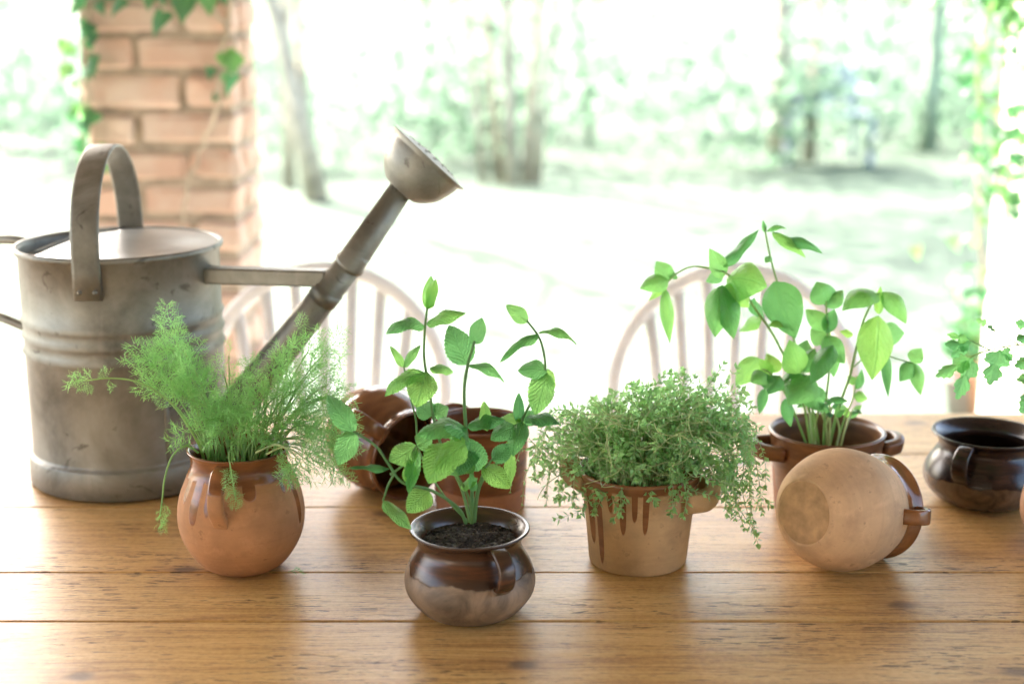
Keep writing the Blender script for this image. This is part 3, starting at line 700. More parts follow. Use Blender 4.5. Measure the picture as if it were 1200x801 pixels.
# straight two-handled pot with the thyme
C_THY = on_table(747, 654); C_THY.z = TZ
M_TPOT = clay_mat('thyme_pot_clay', (.47, .300, .145), (.21, .088, .036), .097, .020, 1.7, 5.3, glaze_rough=.22, drips=((-139, .075, .090), (-153, .11, .070), (-124, .05, .026), (-111, .062, .050), (-99, .05, .034), (-88, .055, .048), (-60, .05, .012), (60, .1, .05), (110, .1, .06), (20, .08, .04)))
M_BUFF = plain('buff_clay', (.47, .30, .145), .75, .18, 40)
tp = thing('clay_crock', 'straight-sided buff clay crock with brown glaze drips holding thyme', 'pot', C_THY)
outer = curve_prof([(.050, 0), (.0535, .003), (.0560, .03), (.0605, .07), (.0650, .096), (.0672, .104)], 5)
inner = curve_prof([(.0650, .1065), (.0615, .104), (.0580, .09), (.050, .02)], 4)
MB().lathe([(0, .002), (.04, .001)]+outer+inner+[(0, .014)], 72, .010, 4).build('vessel', M_TPOT, tp)
def lug(az, r0, z, reach, half, parent, mat, w=.013, th=.018, tilt=.012):
    P = []
    for q in range(9):
        u = -1+2*q/8; rr_ = r0-.006+reach*sqrt(max(0, 1-abs(u)**2.4)); side = half*u
        P.append((rr_*cos(az)-side*sin(az), rr_*sin(az)+side*cos(az), z+tilt*(1-u*u)))
    return MB().tube(smooth_pts(P, 3), 1.0, 12, flat=(w, th), ref=(cos(az), sin(az), 0)).build('handle', mat, parent)
lug(radians(-14), .060, .080, .027, .030, tp, M_BUFF, w=.015, th=.024, tilt=.004); lug(radians(166), .060, .089, .026, .028, tp, M_BUFF)

# brown two-handled crock with the basil
C_BAS = on_table(964, 597); C_BAS.z = TZ
M_BPOT = clay_mat('basil_pot_clay', (.36, .185, .120), (.150, .060, .030), .060, .03, 1.5, 8.2, glaze2=(.24, .115, .05), glaze_rough=.30, spots=14.0, drips=((-120, .2, .03), (-60, .15, .025), (-90, .1, .015), (-160, .2, .03)))
bp = thing('clay_crock', 'reddish brown two-handled crock holding basil', 'pot', C_BAS)
outer = curve_prof([(.054, 0), (.0575, .003), (.0605, .03), (.0645, .07), (.0670, .092), (.0695, .100)], 5)
inner = curve_prof([(.0675, .1025), (.0635, .100), (.0610, .088), (.054, .02)], 4)
MB().lathe([(0, .002), (.04, .001)]+outer+inner+[(0, .014)], 72, .008, 6).build('vessel', M_BPOT, bp)
lug(radians(8), .066, .081, .028, .026, bp, M_BPOT, tilt=.004); lug(radians(188), .066, .081, .030, .026, bp, M_BPOT, tilt=.004)

# dark squat pot on the right
C_DRK = on_table(1151, 586); C_DRK.z = TZ
M_DPOT = brownglaze_mat('dark_pot_glaze', (.022, .013, .011), (.165, .115, .075), .036, 4.4, .25)
squat('glazed_pot', 'empty dark brown glazed pot at the back right of the table', C_DRK, 1.10, radians(-128), M_DPOT, seed=3, zs=.90)

# jars lying on their sides
def lying_jar(label, axis, centre, mat, flange=True, haz=0.0):
    """axis: direction from mouth to base; the jar's own z runs from base to mouth"""
    z = (-Vector(axis)).normalized(); q = Vector((0, 0, 1)).rotation_difference(z)
    M = Matrix.Translation(centre) @ q.to_matrix().to_4x4()
    t = thing('round_clay_jar', label, 'jar', centre); t.rotation_euler = q.to_euler()
    return t
M_LJ = clay_mat('plain_jar_clay', (.58, .37, .205), (.26, .105, .035), .106, .006, 1.2, 1.1, glaze_rough=.12, spots=9.0)
def jar_profile(): 
    o = curve_prof([(.034, .0), (.038, .0015), (.052, .016), (.0640, .043), (.0665, .063), (.0620, .088), (.0560, .104), (.0540, .110), (.0545, .118), (.0580, .128)], 5)
    i = curve_prof([(.0560, .1305), (.0515, .124), (.0490, .115), (.051, .104), (.060, .070), (.05, .025), (.02, .010)], 4)
    return [(0, .003), (.022, .0028), (.027, .0005)]+o+i+[(0, .010)]
jc = on_table(981, 663); ax = Vector((-.77, -.60, .16)).normalized()
# belly of radius .0665 rests on the table
ctr = Vector((jc.x, jc.y, TZ+.0655))
lj = thing('round_clay_jar', 'buff clay jar lying on its side with its round base toward us', 'jar', ctr)
zq = Vector((0, 0, 1)).rotation_difference(-ax); lj.rotation_euler = (zq.to_matrix().to_4x4() @ Matrix.Rotation(radians(0), 4, 'Z')).to_euler()
SH = Matrix.Translation((0, 0, -.060))
a = NM('x'); bpy.data.materials.remove(a.m)
MB().lathe(jar_profile(), 72, .010, 9).build('vessel', M_LJ, lj, SH)
M_GLZ = plain('brown_handle_glaze', (.24, .10, .035), .16, .25, 30)
M_BASE = plain('rough_clay_base', (.47, .290, .145), .9, .20, 60)
MB().lathe([(0, -.0008), (.024, -.0010), (.0325, -.0006), (.0350, .0012), (.033, .004), (0, .003)], 40, .03, 3).build('foot', M_BASE, lj, SH)
# runs of glaze on the belly
for px, py, a_, b_ in ((991, 634, .0075, .0022), (983, 656, .0028, .0024), (963, 659, .0032, .0018), (977, 609, .0012, .0012)):
    d = ray(px, py).normalized(); oc = CAM-ctr; bq = d.dot(oc); t_ = -bq-sqrt(max(0, bq*bq-oc.length_squared+.0655**2)); hp = CAM+d*t_
    nrm = (hp-ctr).normalized(); lx = Vector((.35, 0, 1)); lx = (lx-nrm*lx.dot(nrm)).normalized(); ly = nrm.cross(lx); hp = hp
    inv = (Matrix.Translation(ctr) @ zq.to_matrix().to_4x4()).inverted()
    MB().add([inv @ (hp+lx*v_.x*a_+ly*v_.y*b_+nrm*v_.z*.0009) for v_ in IV], IF).build('glaze_run', M_GLZ, lj)
# handle on the side that faces the camera's right
hw_ = (zq.to_matrix().inverted() @ Vector((.55, -.75, .12)));
haz = atan2(hw_.y, hw_.x)
ob = strap(radial(haz, [(.050, .121), (.066, .120), (.0735, .111), (.0710, .098), (.060, .090)]), .017, .008, 'handle', M_GLZ, lj, (-sin(haz), cos(haz), 0)); ob.matrix_basis = SH

M_LJ2 = clay_mat('brown_jar_clay', (.36, .165, .080), (.200, .078, .028), .045, .02, 1.4, 6.6, glaze_rough=.16, drips=((-100, .15, .03), (-60, .12, .02), (20, .1, .03), (90, .2, .02)))
jc = on_table(446, 569); ax = Vector((-.62, .74, .10)).normalized(); ctr = Vector((jc.x, jc.y, TZ+.064))
l2 = thing('round_clay_jar', 'brown glazed jar lying on its side behind the mint with its dark mouth showing', 'jar', ctr)
zq = Vector((0, 0, 1)).rotation_difference(-ax); l2.rotation_euler = zq.to_euler()
MB().lathe(jar_profile(), 72, .010, 12).build('vessel', M_LJ2, l2, SH)
hw_ = (zq.to_matrix().inverted() @ Vector((-.30, -.75, .55))); haz = atan2(hw_.y, hw_.x)
ob = strap(radial(haz, [(.050, .1235), (.068, .123), (.083, .112), (.085, .095), (.074, .080), (.064, .074)]), .019, .009, 'handle', M_LJ2, l2, (-sin(haz), cos(haz), 0)); ob.matrix_basis = SH

C_BK = on_table(563, 590); C_BK.z = TZ
M_KPOT = clay_mat('brown_crock_clay', (.36, .160, .080), (.155, .062, .028), .030, .02, 1.6, 2.7, glaze2=(.27, .10, .04), glaze_rough=.25)
kp = thing('clay_crock', 'brown straight-sided crock standing behind the mint', 'pot', C_BK)
outer = curve_prof([(.051, 0), (.0545, .003), (.0560, .03), (.0575, .07), (.0585, .096), (.0600, .104)], 5)
inner = curve_prof([(.058, .1065), (.0545, .104), (.0530, .09), (.047, .02)], 4)
MB().lathe([(0, .002), (.04, .001)]+outer+inner+[(0, .014)], 64, .010, 8).build('vessel', M_KPOT, kp)
lug(radians(120), .055, .089, .026, .026, kp, M_KPOT)

# jar with parsley at the right edge
C_PAR = on_table(1262, 650); C_PAR.z = TZ
M_PJ = clay_mat('parsley_jar_clay', (.48, .25, .14), (.23, .09, .03), .104, .03, 1.3, 4.0)
pj = thing('round_clay_jar', 'round terracotta jar cut by the right edge holding parsley', 'jar', C_PAR)
outer = curve_prof([(.034, .0), (.047, .010), (.0605, .034), (.0640, .056), (.0600, .080), (.0530, .098), (.0490, .110), (.0520, .124)], 5)
inner = curve_prof([(.0495, .125), (.0455, .112), (.0500, .095), (.0570, .065), (.05, .03), (.02, .012)], 4)
MB().lathe([(0, .002), (.03, .002)]+outer+inner+[(0, .012)], 64, .012, 15).build('vessel', M_PJ, pj)

# ------------------------------------------------------------------ leaves
def leaf_mesh(name, wr, peak, serr, arch, cup, wave, seed, nl=14, nw=6, pointed=1.0):
    """unit leaf, x 0..1, half width .5*outline; arch lifts the middle, cup turns the edges down (or up when negative)"""
    V = []; F = []; rr = random.Random(seed)
    for i in range(nl+1):
        x = i/nl
        w = max(0, sin(pi*x**(.76 if serr else .74)))**(.74 if serr else .86)
        if i == 0: w = .05
        if i == nl: w = .02
        se = 1-serr*(i % 2)
        for j in range(nw+1):
            u = -1+2*j/nw; y = u*.5*w*(se if abs(u) > .99 else 1)
            z = 4*arch*x*(1-x) - cup*(u*u)*w*.5 + wave*sin(x*9+u*2+seed)*abs(u)*w*.5 + (.012 if abs(u) > .3 and abs(u) < .5 else 0)
            z += .02*noise.noise((x*4+seed, u*2, seed*1.7))
            V.append((x, y, z))
    k = nw+1
    for i in range(nl):
        for j in range(nw): F.append((i*k+j, (i+1)*k+j, (i+1)*k+j+1, i*k+j+1))
    return mesh(name, V, F)
MINT_L = [leaf_mesh('mint_leaf', 1, .42, .09, a_, c_, w_, i, 22) for i, (a_, c_, w_) in enumerate([(.06, .14, .12), (.16, .22, .10), (.26, .16, .12), (.02, -.22, .13), (-.10, .16, .12)])]
BASIL_L = [leaf_mesh('basil_leaf', 1, .45, 0, a_, c_, w_, i+20, 14, 8) for i, (a_, c_, w_) in enumerate([(.09, .24, .05), (.18, .34, .05), (.26, .26, .06), (.05, -.26, .07), (.03, .16, .10)])]
CAMD = lambda p: (CAM-p).normalized()

def plant(name, label, cat, base, pot_y, stems, leaves, LM, lmat, rng, smat=M_STEM, rough_n=.45):
    """stems: key -> (radius, [(px,py,dY)...]); leaves: (stem key, base px, base py, dY, tip px, tip py, dY, width px, variant, normal tilt)"""
    P = Vector(base); t = thing(name, label, cat, P); so = {}
    for k, (r, pts) in stems.items():
        W = [at(a_, b_, pot_y+c_) for a_, b_, c_ in pts]; W = smooth_pts(W, 6); n = len(W)
        so[k] = MB().tube([p-P for p in W], [r*.74*(1-.36*i/n) for i in range(n)], 7).build('stem', smat, t)
    for lf in leaves:
        k, bx, by, bd, tx, ty, td, w, var, tilt = lf
        B = at(bx, by, pot_y+bd); T = at(tx, ty, pot_y+td); L = (T-B).length
        n = CAMD(B)*(1.0) + Vector((0, 0, 1))*tilt + Vector((rng.gauss(0, .18), 0, rng.gauss(0, .18)))
        wm = w/FPX*1.16*(B-CAM).dot(FW)
        M = basis_leaf(B, T, n, wm)
        obj('leaf', LM[var % len(LM)], lmat, so[k], Matrix.Translation(-P) @ M)
        # petiole back to the nearest stem point is short enough to be hidden by the leaf base
    return t

rng = random.Random(31)
Y0 = C_MINT.y
MS = {
 'main': (.0030, [(553, 613, 0), (553, 585, 0), (553, 555, .0), (548, 520, .0), (545, 490, .0), (544, 455, .0), (548, 428, .0), (556, 400, -.005)]),
 'tall': (.0024, [(551, 612, .01), (540, 570, .02), (520, 530, .03), (508, 490, .03), (503, 455, .03), (497, 420, .03), (498, 384, .03), (501, 358, .03)]),
 'small': (.0016, [(549, 611, .012), (520, 580, .03), (492, 530, .035), (487, 490, .035), (478, 455, .03), (473, 428, .03)]),
 'right': (.0022, [(556, 612, .005), (562, 570, .01), (580, 545, .015), (602, 510, .02), (615, 485, .02), (632, 452, .02), (639, 430, .02), (633, 398, .02), (617, 375, .015)]),
 'left': (.0024, [(546, 613, -.01), (536, 594, -.02), (505, 574, -.03), (472, 565, -.035), (455, 543, -.035), (440, 522, -.03), (414, 505, -.03)]),
 'leftb': (.0019, [(463, 553, -.035), (455, 568, -.035), (449, 586, -.03)]),
 'leftc': (.0019, [(457, 556, -.035), (475, 542, -.03), (488, 522, -.025)]),
 'mid': (.0022, [(554, 612, -.005), (548, 580, -.01), (535, 555, -.015), (525, 530, -.02)]),
 'midr': (.0020, [(555, 610, -.004), (558, 580, -.01), (566, 555, -.012), (575, 540, -.01), (590, 525, 0)]),
}
ML = [
 ('tall', 501, 362, .03, 505, 323, .035, 15, 3, .1), ('tall', 501, 362, .03, 511, 327, .02, 14, 0, .3),
 ('tall', 497, 382, .03, 452, 391, .02, 21, 2, 1.3), ('tall', 500, 380, .03, 546, 367, .03, 19, 1, .9),
 ('tall', 500, 436, .03, 487, 477, .0, 33, 1, .5), ('tall', 499, 437, .03, 451, 464, .02, 20, 2, 1.0), ('tall', 504, 433, .03, 531, 436, .05, 15, 1, .9),
 ('tall', 507, 486, .03, 488, 473, .05, 22, 0, .2), ('tall', 507, 486, .03, 525, 476, .05, 20, 0, .2),
 ('small', 473, 430, .03, 457, 405, .03, 9, 1, .3), ('small', 473, 430, .03, 493, 404, .035, 10, 1, .5),
 ('main', 555, 403, 0, 565, 372, .0, 20, 0, .1), ('main', 548, 427, 0, 526, 381, .01, 32, 0, .0), ('main', 549, 428, 0, 591, 448, .0, 13, 2, 1.4),
 ('right', 619, 377, .015, 593, 357, .015, 17, 0, .2), ('right', 631, 392, .02, 586, 424, .0, 13, 1, 2.2), ('right', 631, 390, .02, 676, 404, .01, 12, 2, 2.2),
 ('right', 641, 434, .02, 607, 434, .02, 24, 1, .6), ('right', 640, 436, .02, 627, 486, .0, 29, 0, .2), ('right', 640, 436, .02, 651, 452, .04, 20, 0, .3),
 ('right', 608, 496, .02, 608, 460, .03, 12, 3, .0), ('right', 615, 490, .02, 656, 497, .0, 22, 1, 2.0), ('right', 612, 492, .02, 578, 494, .03, 17, 0, .5),
 ('right', 612, 494, .015, 601, 534, -.01, 22, 1, .4), ('right', 606, 500, .015, 575, 515, -.01, 24, 1, .5), ('right', 598, 515, .015, 597, 572, -.005, 15, 0, .3),
 ('right', 612, 492, .02, 633, 487, .03, 18, 0, .4),
 ('main', 547, 502, 0, 489, 510, -.02, 34, 1, 1.4), ('main', 548, 500, 0, 592, 492, .01, 20, 1, 1.2), ('main', 571, 505, 0, 567, 470, .02, 13, 3, .0),
 ('main', 550, 520, 0, 520, 500, -.03, 30, 1, .8), ('main', 552, 522, 0, 538, 556, -.03, 27, 0, .4),
 ('mid', 526, 520, -.02, 502, 566, -.045, 38, 1, .35), ('mid', 527, 527, -.02, 545, 515, -.03, 24, 0, .6), ('mid', 545, 520, -.03, 508, 553, -.06, 30, 1, .5),
 ('midr', 560, 552, -.01, 549, 513, -.005, 30, 0, .2), ('midr', 566, 546, -.01, 598, 572, -.02, 23, 1, .5), ('midr', 556, 545, -.01, 528, 556, -.02, 19, 1, 1.6), ('midr', 578, 540, -.01, 600, 520, .0, 20, 0, .4),
 ('midr', 555, 575, -.01, 551, 553, -.02, 10, 3, .2), ('mid', 540, 572, -.01, 560, 560, -.015, 14, 0, .6),
 ('left', 414, 505, -.03, 396, 545, -.04, 25, 0, .1), ('left', 415, 506, -.03, 383, 463, -.01, 24, 1, .4), ('left', 456, 549, -.035, 410, 548, -.04, 9, 0, 1.8),
 ('left', 503, 575, -.03, 477, 600, -.045, 28, 1, .4), ('left', 478, 566, -.035, 483, 540, -.03, 16, 0, .3),
 ('leftb', 449, 587, -.03, 482, 620, -.05, 17, 0, .5),
 ('leftc', 488, 522, -.025, 456, 540, -.04, 27, 4, .7), ('leftc', 487, 526, -.025, 479, 578, -.04, 17, 0, .2), ('leftc', 489, 522, -.025, 506, 512, -.01, 22, 0, .7),
]
plant('mint_plant', 'mint plant with tall leafy stems growing from the squat brown pot', 'mint', C_MINT+Vector((0, 0, .075)), Y0, MS, ML, MINT_L, M_MINT, rng, soft_leaf_mat('mint_stem', (.13, .25, .09), (.34, .55, .18), .3, 30, .3))

# ---- basil
rng = random.Random(41); Y1 = C_BAS.y
BS = {
 'a': (.0026, [(955, 522, 0), (948, 480, 0), (930, 440, 0), (906, 392, -.005), (884, 360, -.01), (866, 333, -.01), (848, 318, -.01)]),
 'a2': (.0016, [(848, 318, -.01), (815, 312, -.01), (795, 319, -.01), (783, 330, -.01)]),
 'b': (.0022, [(960, 522, .01), (948, 460, .01), (928, 390, .01), (912, 335, .01), (902, 298, .01), (896, 266, .01)]),
 'c': (.0026, [(972, 522, 0), (982, 480, 0), (996, 440, 0), (1009, 385, 0), (1020, 358, 0), (1031, 343, 0)]),
 'd': (.0014, [(1000, 430, .01), (1025, 412, .01), (1050, 420, .01), (1070, 425, .01)]),
 'e': (.0024, [(950, 522, -.02), (945, 490, -.02), (940, 460, -.02), (938, 430, -.02)]),
 'f': (.0022, [(965, 522, -.015), (968, 470, -.015), (972, 430, -.01), (970, 395, 0), (968, 352, .01)]),
 'g': (.0020, [(945, 520, -.02), (925, 470, -.025), (905, 440, -.025), (893, 432, -.025)]),
 'h': (.0018, [(980, 522, .01), (990, 490, .01), (1000, 465, .01), (1004, 440, .01)]),
}
BL = [
 ('a', 846, 312, -.01, 889, 269, .0, 15, 4, 1.0), ('a', 846, 326, -.01, 831, 291, -.01, 20, 3, .1), ('a', 852, 326, -.01, 899, 336, -.03, 46, 1, .9),
 ('a', 844, 335, -.02, 838, 395, -.03, 28, 1, .2), ('a', 846, 334, -.02, 860, 397, -.04, 27, 1, .2), ('a', 850, 334, -.02, 878, 360, -.03, 24, 1, .5),
 ('a', 848, 320, 0, 827, 330, .01, 14, 4, .4), ('a', 880, 352, -.01, 896, 372, .02, 16, 4, .3), ('a', 893, 372, .0, 866, 388, .03, 14, 4, .4),
 ('a2', 784, 328, -.01, 769, 306, 0, 20, 4, .2), ('a2', 783, 328, -.01, 750, 338, -.02, 22, 1, .6), ('a2', 780, 338, -.01, 785, 402, -.02, 15, 0, .2), ('a2', 782, 332, -.01, 760, 352, 0, 9, 4, .3), ('a2', 786, 326, -.01, 790, 318, 0, 12, 4, .3),
 ('b', 898, 271, .01, 922, 268, .01, 8, 2, 1.6), ('b', 905, 272, .01, 944, 302, .0, 14, 1, .9), ('b', 915, 281, .01, 964, 297, .0, 13, 2, 1.3), ('b', 896, 272, .01, 894, 258, .01, 5, 3, .2),
 ('b', 907, 330, .005, 932, 396, -.015, 42, 0, .05), ('b', 925, 378, .0, 900, 382, -.01, 14, 1, 1.4), ('b', 903, 300, .01, 897, 308, .0, 8, 4, .5),
 ('f', 969, 356, .01, 957, 330, .02, 30, 1, .8), ('f', 968, 360, .01, 988, 340, .02, 22, 1, .8), ('f', 970, 385, 0, 944, 362, .02, 20, 0, .4), ('f', 968, 390, 0, 978, 362, .01, 16, 3, .3), ('f', 966, 394, 0, 990, 426, -.01, 22, 1, .5),
 ('f', 970, 400, 0, 950, 385, .02, 22, 4, .4),
 ('c', 1029, 344, 0, 987, 364, -.02, 30, 2, 1.0), ('c', 1030, 368, 0, 1032, 335, 0, 10, 3, .1), ('c', 1034, 342, 0, 1062, 379, -.01, 21, 2, .7),
 ('c', 1029, 370, -.005, 1022, 445, -.03, 38, 0, .1), ('c', 1034, 392, .01, 1060, 390, .02, 24, 0, .2), ('c', 1038, 408, .01, 1041, 466, .01, 11, 0, .3), ('c', 1000, 392, 0, 984, 388, 0, 9, 4, .4), ('c', 1024, 356, 0, 1012, 346, .02, 14, 4, .4),
 ('d', 1068, 424, .01, 1080, 408, .01, 17, 4, .2), ('d', 1070, 425, .01, 1054, 447, .0, 17, 1, .5), ('d', 1071, 425, .01, 1079, 463, .0, 15, 1, .4),
 ('e', 936, 440, -.02, 925, 398, -.03, 28, 1, .9), ('e', 940, 436, -.02, 955, 408, -.01, 22, 1, .6), ('e', 951, 440, -.025, 924, 474, -.05, 38, 1, .7), ('e', 948, 452, -.02, 962, 482, -.03, 26, 0, .4), ('e', 938, 436, -.02, 913, 458, -.03, 20, 1, .6),
 ('f', 976, 404, -.02, 951, 450, -.045, 24, 1, .7), ('f', 975, 406, 0, 977, 442, .0, 15, 0, .1), ('e', 940, 420, .0, 946, 398, .02, 18, 4, .4),
 ('g', 889, 419, 0, 862, 452, .0, 24, 4, .1), ('g', 899, 438, -.03, 880, 448, -.04, 20, 1, .6), ('g', 899, 438, -.03, 897, 456, -.04, 17, 1, .5), ('g', 896, 455, -.03, 890, 485, -.03, 11, 0, .3), ('g', 914, 440, -.03, 900, 462, -.04, 18, 1, .5), ('g', 912, 436, -.02, 898, 414, 0, 17, 0, .4), ('g', 920, 467, -.03, 927, 500, -.035, 15, 0, .2), ('g', 904, 440, -.02, 890, 420, -.01, 14, 4, .4),
 ('h', 1001, 463, .01, 1017, 467, .01, 12, 1, .5), ('h', 1004, 456, .01, 1010, 432, .01, 9, 3, .2), ('h', 1003, 450, .01, 993, 440, .02, 9, 4, .3),
]
pb = plant('basil_plant', 'tall basil plant with big smooth leaves growing from the two-handled crock', 'basil', C_BAS+Vector((0, 0, .05)), Y1, BS, BL, BASIL_L, M_BASIL, rng)
P = C_BAS+Vector((0, 0, .05))
for k in range(9):       # short pale stalks crowding the mouth of the crock
    x = rng.uniform(940, 995); Wp = [at(x+(966-x)*.3, 535, Y1+rng.uniform(-.03, .02)), at(x, 505, Y1+rng.uniform(-.03, .02)), at(x+rng.uniform(-12, 12), rng.uniform(465, 492), Y1+rng.uniform(-.03, .02))]
    s = MB().tube([p-P for p in smooth_pts(Wp, 4)], .0013, 6).build('stem', M_STEMP, pb)
    e = Wp[-1]
    for q in range(2):
        d = Vector((rng.gauss(0, 1), rng.gauss(0, .6), rng.uniform(-.2, 1))).normalized()*rng.uniform(.012, .024)
        obj('leaf', BASIL_L[q], M_BASIL, s, Matrix.Translation(-P) @ basis_leaf(e, e+d, CAMD(e)+Vector((0, 0, .8)), d.length*.5))
m = MB(); rng2 = random.Random(3)
V = [(0, 0, .05)]; m.lathe([(.058, .048), (.03, .051), (0, .052)], 24); clods(m, 160, .055, .05, .001, .003)
tag(m.build('potting_soil', M_SOIL, None, Matrix.Translation(C_BAS), smooth=False), 'dark soil low inside the basil crock', 'soil', kind='stuff')

# ---- parsley
def parsley_mesh(seed):
    rr = random.Random(seed); out = []
    lobes = [(-.18, .30, .62), (-.06, .48, .85), (0, 0, 0)]
    pts = [(0, .02), (.10, .10), (.12, .30), (.22, .44), (.30, .40), (.36, .47), (.44, .38), (.46, .22), (.56, .16), (.62, .30), (.74, .34), (.80, .24), (.88, .26), (.90, .13), (1.0, .10), (1.04, 0)]
    full = pts+[(x+rr.uniform(-.02, .02), -y) for x, y in pts[-2:0:-1]]
    V = [(.42, 0, .03)]; n = len(full); F = []
    for x, y in full: V.append((.42+(x-.42)*.5, y*.5, .03+.02*sin(7*x+seed)))
    for x, y in full: V.append((x, y, .06*sin(5*x+seed)-.12*y*y))
    for i in range(n):
        k = (i+1) % n; F += [(0, 1+i, 1+k), (1+i, 1+n+i, 1+n+k, 1+k)]
    return mesh('parsley_leaf', V, F)
PARS = [parsley_mesh(i) for i in range(4)]
rng = random.Random(51); Yp = C_PAR.y
PS = {'a': (.0016, [(1262, 545, 0), (1250, 470, .03), (1225, 410, .05), (1195, 404, .06), (1160, 410, .06), (1136, 418, .06)]),
      'b': (.0013, [(1160, 410, .06), (1148, 404, .06), (1136, 398, .06)]),
      'c': (.0013, [(1195, 404, .06), (1170, 390, .09), (1155, 378, .09)]),
      'd': (.0016, [(1268, 545, 0), (1255, 460, .02), (1228, 400, .03), (1210, 380, .03)]),
      'e': (.0016, [(1275, 545, 0), (1290, 450, .0), (1300, 390, .0), (1295, 350, 0)])}
PL = [('a', 1140, 418, .06, 1122, 466, .05, 24, 0, .2), ('a', 1138, 420, .06, 1098, 440, .06, 22, 1, .3), ('b', 1138, 402, .06, 1108, 404, .06, 20, 2, .4), ('b', 1136, 398, .06, 1110, 392, .06, 12, 3, .4), ('b', 1133, 405, .06, 1115, 418, .06, 14, 1, .4),
      ('a', 1172, 408, .06, 1160, 450, .05, 30, 3, .1), ('a', 1176, 407, .06, 1186, 422, .05, 12, 0, .3), ('c', 1157, 380, .09, 1145, 374, .09, 10, 0, .4), ('c', 1158, 381, .09, 1166, 388, .08, 7, 1, .4),
      ('d', 1212, 383, .03, 1190, 378, .03, 18, 2, .3), ('d', 1214, 392, .03, 1192, 398, .02, 20, 1, .3), ('d', 1222, 420, .02, 1190, 428, .02, 24, 0, .3), ('d', 1225, 440, .02, 1192, 446, .02, 22, 3, .5), ('d', 1230, 445, .02, 1196, 482, .01, 30, 2, .2),
      ('e', 1297, 360, 0, 1280, 330, 0, 30, 0, .2), ('e', 1300, 390, 0, 1330, 370, 0, 30, 1, .2), ('e', 1295, 420, 0, 1265, 400, 0, 30, 2, .2)]
plant('parsley_plant', 'parsley sprigs with lobed leaves reaching in from the right edge', 'parsley', C_PAR+Vector((0, 0, .1)), Yp, PS, PL, PARS, M_PARS, rng)

# ---- dill
def dill_frond(seed):
    rr = random.Random(seed); m = MB()
    def strip(p, q, w):
        d = (q-p); s_ = d.cross(Vector((rr.gauss(0, 1), rr.gauss(0, 1), 1))).normalized()*w
        m.add([p-s_, p+s_, q+s_*.5, q-s_*.5], [(0, 1, 2, 3)])
    prev = Vector((0, 0, 0)); n = 5
    for i in range(1, n+1):
        x = i/n; p = Vector((x*.8, .06*sin(x*4+seed), .10*sin(x*3))); strip(prev, p, .017); prev = p
        for sgn in (-1, 1):
            L = .40*(1.1-x)+.16; d = Vector((.65, sgn*1.0, rr.uniform(-.7, .8))).normalized(); q0 = p; k = 3
            for j in range(1, k+1):
                q1 = p+d*L*j/k+Vector((0, 0, -.05*(j/k)**2)); strip(q0, q1, .013); q0 = q1
                for s2 in (-1, 1):
                    dd = (d+Vector((-d.y, d.x, 0))*s2*rr.uniform(.5, 1.0)+Vector((0, 0, rr.uniform(-.9, .9)))).normalized()
                    strip(q1, q1+dd*rr.uniform(.14, .28), .0105)
    return mesh('dill_frond', m.v, m.f)
FR = [dill_frond(i) for i in range(6)]
rng = random.Random(61); Yd = C_DILL.y; Pd = C_DILL+Vector((0, 0, .12))
dp = thing('dill_plant', 'feathery dill bunch spilling out of the round terracotta jar', 'dill', Pd)
# (end px, end py, depth, fronds, droop)
ends = [(196, 358, 0, 8), (190, 372, .02, 7), (172, 402, .0, 7), (210, 385, -.02, 7), (225, 395, .02, 6), (182, 425, -.01, 6), (205, 420, .03, 6), (222, 430, -.03, 7), (240, 415, 0, 6),
        (262, 405, .02, 6), (255, 440, -.03, 6), (275, 430, .03, 6), (296, 405, .03, 6), (300, 440, -.02, 6), (312, 420, .0, 6), (320, 400, .03, 6), (348, 378, .02, 5), (330, 430, -.01, 7),
        (362, 400, .01, 7), (375, 415, .02, 7), (385, 440, .0, 6), (350, 445, -.02, 7), (368, 460, -.01, 7), (390, 470, .0, 7), (398, 500, -.01, 6), (378, 515, -.02, 7), (392, 540, -.03, 5), (345, 480, -.03, 7), (325, 465, -.04, 7),
        (290, 470, -.045, 7), (262, 470, -.045, 7), (236, 462, -.04, 7), (215, 455, -.03, 6), (248, 480, -.05, 6), (310, 485, -.05, 6), (275, 490, -.05, 5), (358, 500, -.045, 6), (268, 385, .05, 4), (382, 425, .04, 6), (340, 412, .05, 6), (230, 360, .03, 0),
        (192, 398, .03, 6), (240, 440, .04, 6), (285, 450, .05, 6), (315, 445, .05, 6), (200, 440, .0, 5), (226, 475, -.03, 5), (300, 462, .0, 6), (270, 452, .0, 6), (335, 495, -.05, 5), (396, 452, .01, 6), (390, 486, .02, 6), (402, 515, .0, 6), (376, 535, -.03, 6), (386, 398, .03, 5), (372, 490, -.04, 6), (166, 432, .0, 5), (185, 452, -.03, 5)]
def frond_at(s, p, d, L, rng):
    n = Vector((rng.gauss(0, .9), rng.gauss(-.4, .8), rng.uniform(-.2, 1.1)))
    obj('frond', FR[rng.randrange(6)], M_DILL, s, Matrix.Translation(-Pd) @ basis_leaf(p, p+d*L, n, L*rng.uniform(.8, 1.15)))
def dill_stem(pts, nf, rng, r=.0011, Lf=.027, start=.48, mat=M_STEM):
    W = smooth_pts(pts, 7); n = len(W)
    s = MB().tube([p-Pd for p in W], [r*(1-.5*i/n) for i in range(n)], 6).build('stem', mat, dp)
    for q in range(nf):
        i = int((start+(1-start)*q/max(1, nf-1))*(n-1)); p = W[i]; t_ = (W[min(i+1, n-1)]-W[max(0, i-1)]).normalized()
        sd_ = Vector((rng.gauss(0, 1), rng.gauss(0, .7), rng.gauss(0, .4)))
        d = (t_*1.0+sd_*(.7 if q < nf-1 else .15)+Vector((0, 0, .25))).normalized()
        frond_at(s, p, d, Lf*rng.uniform(.75, 1.25), rng)
    return s
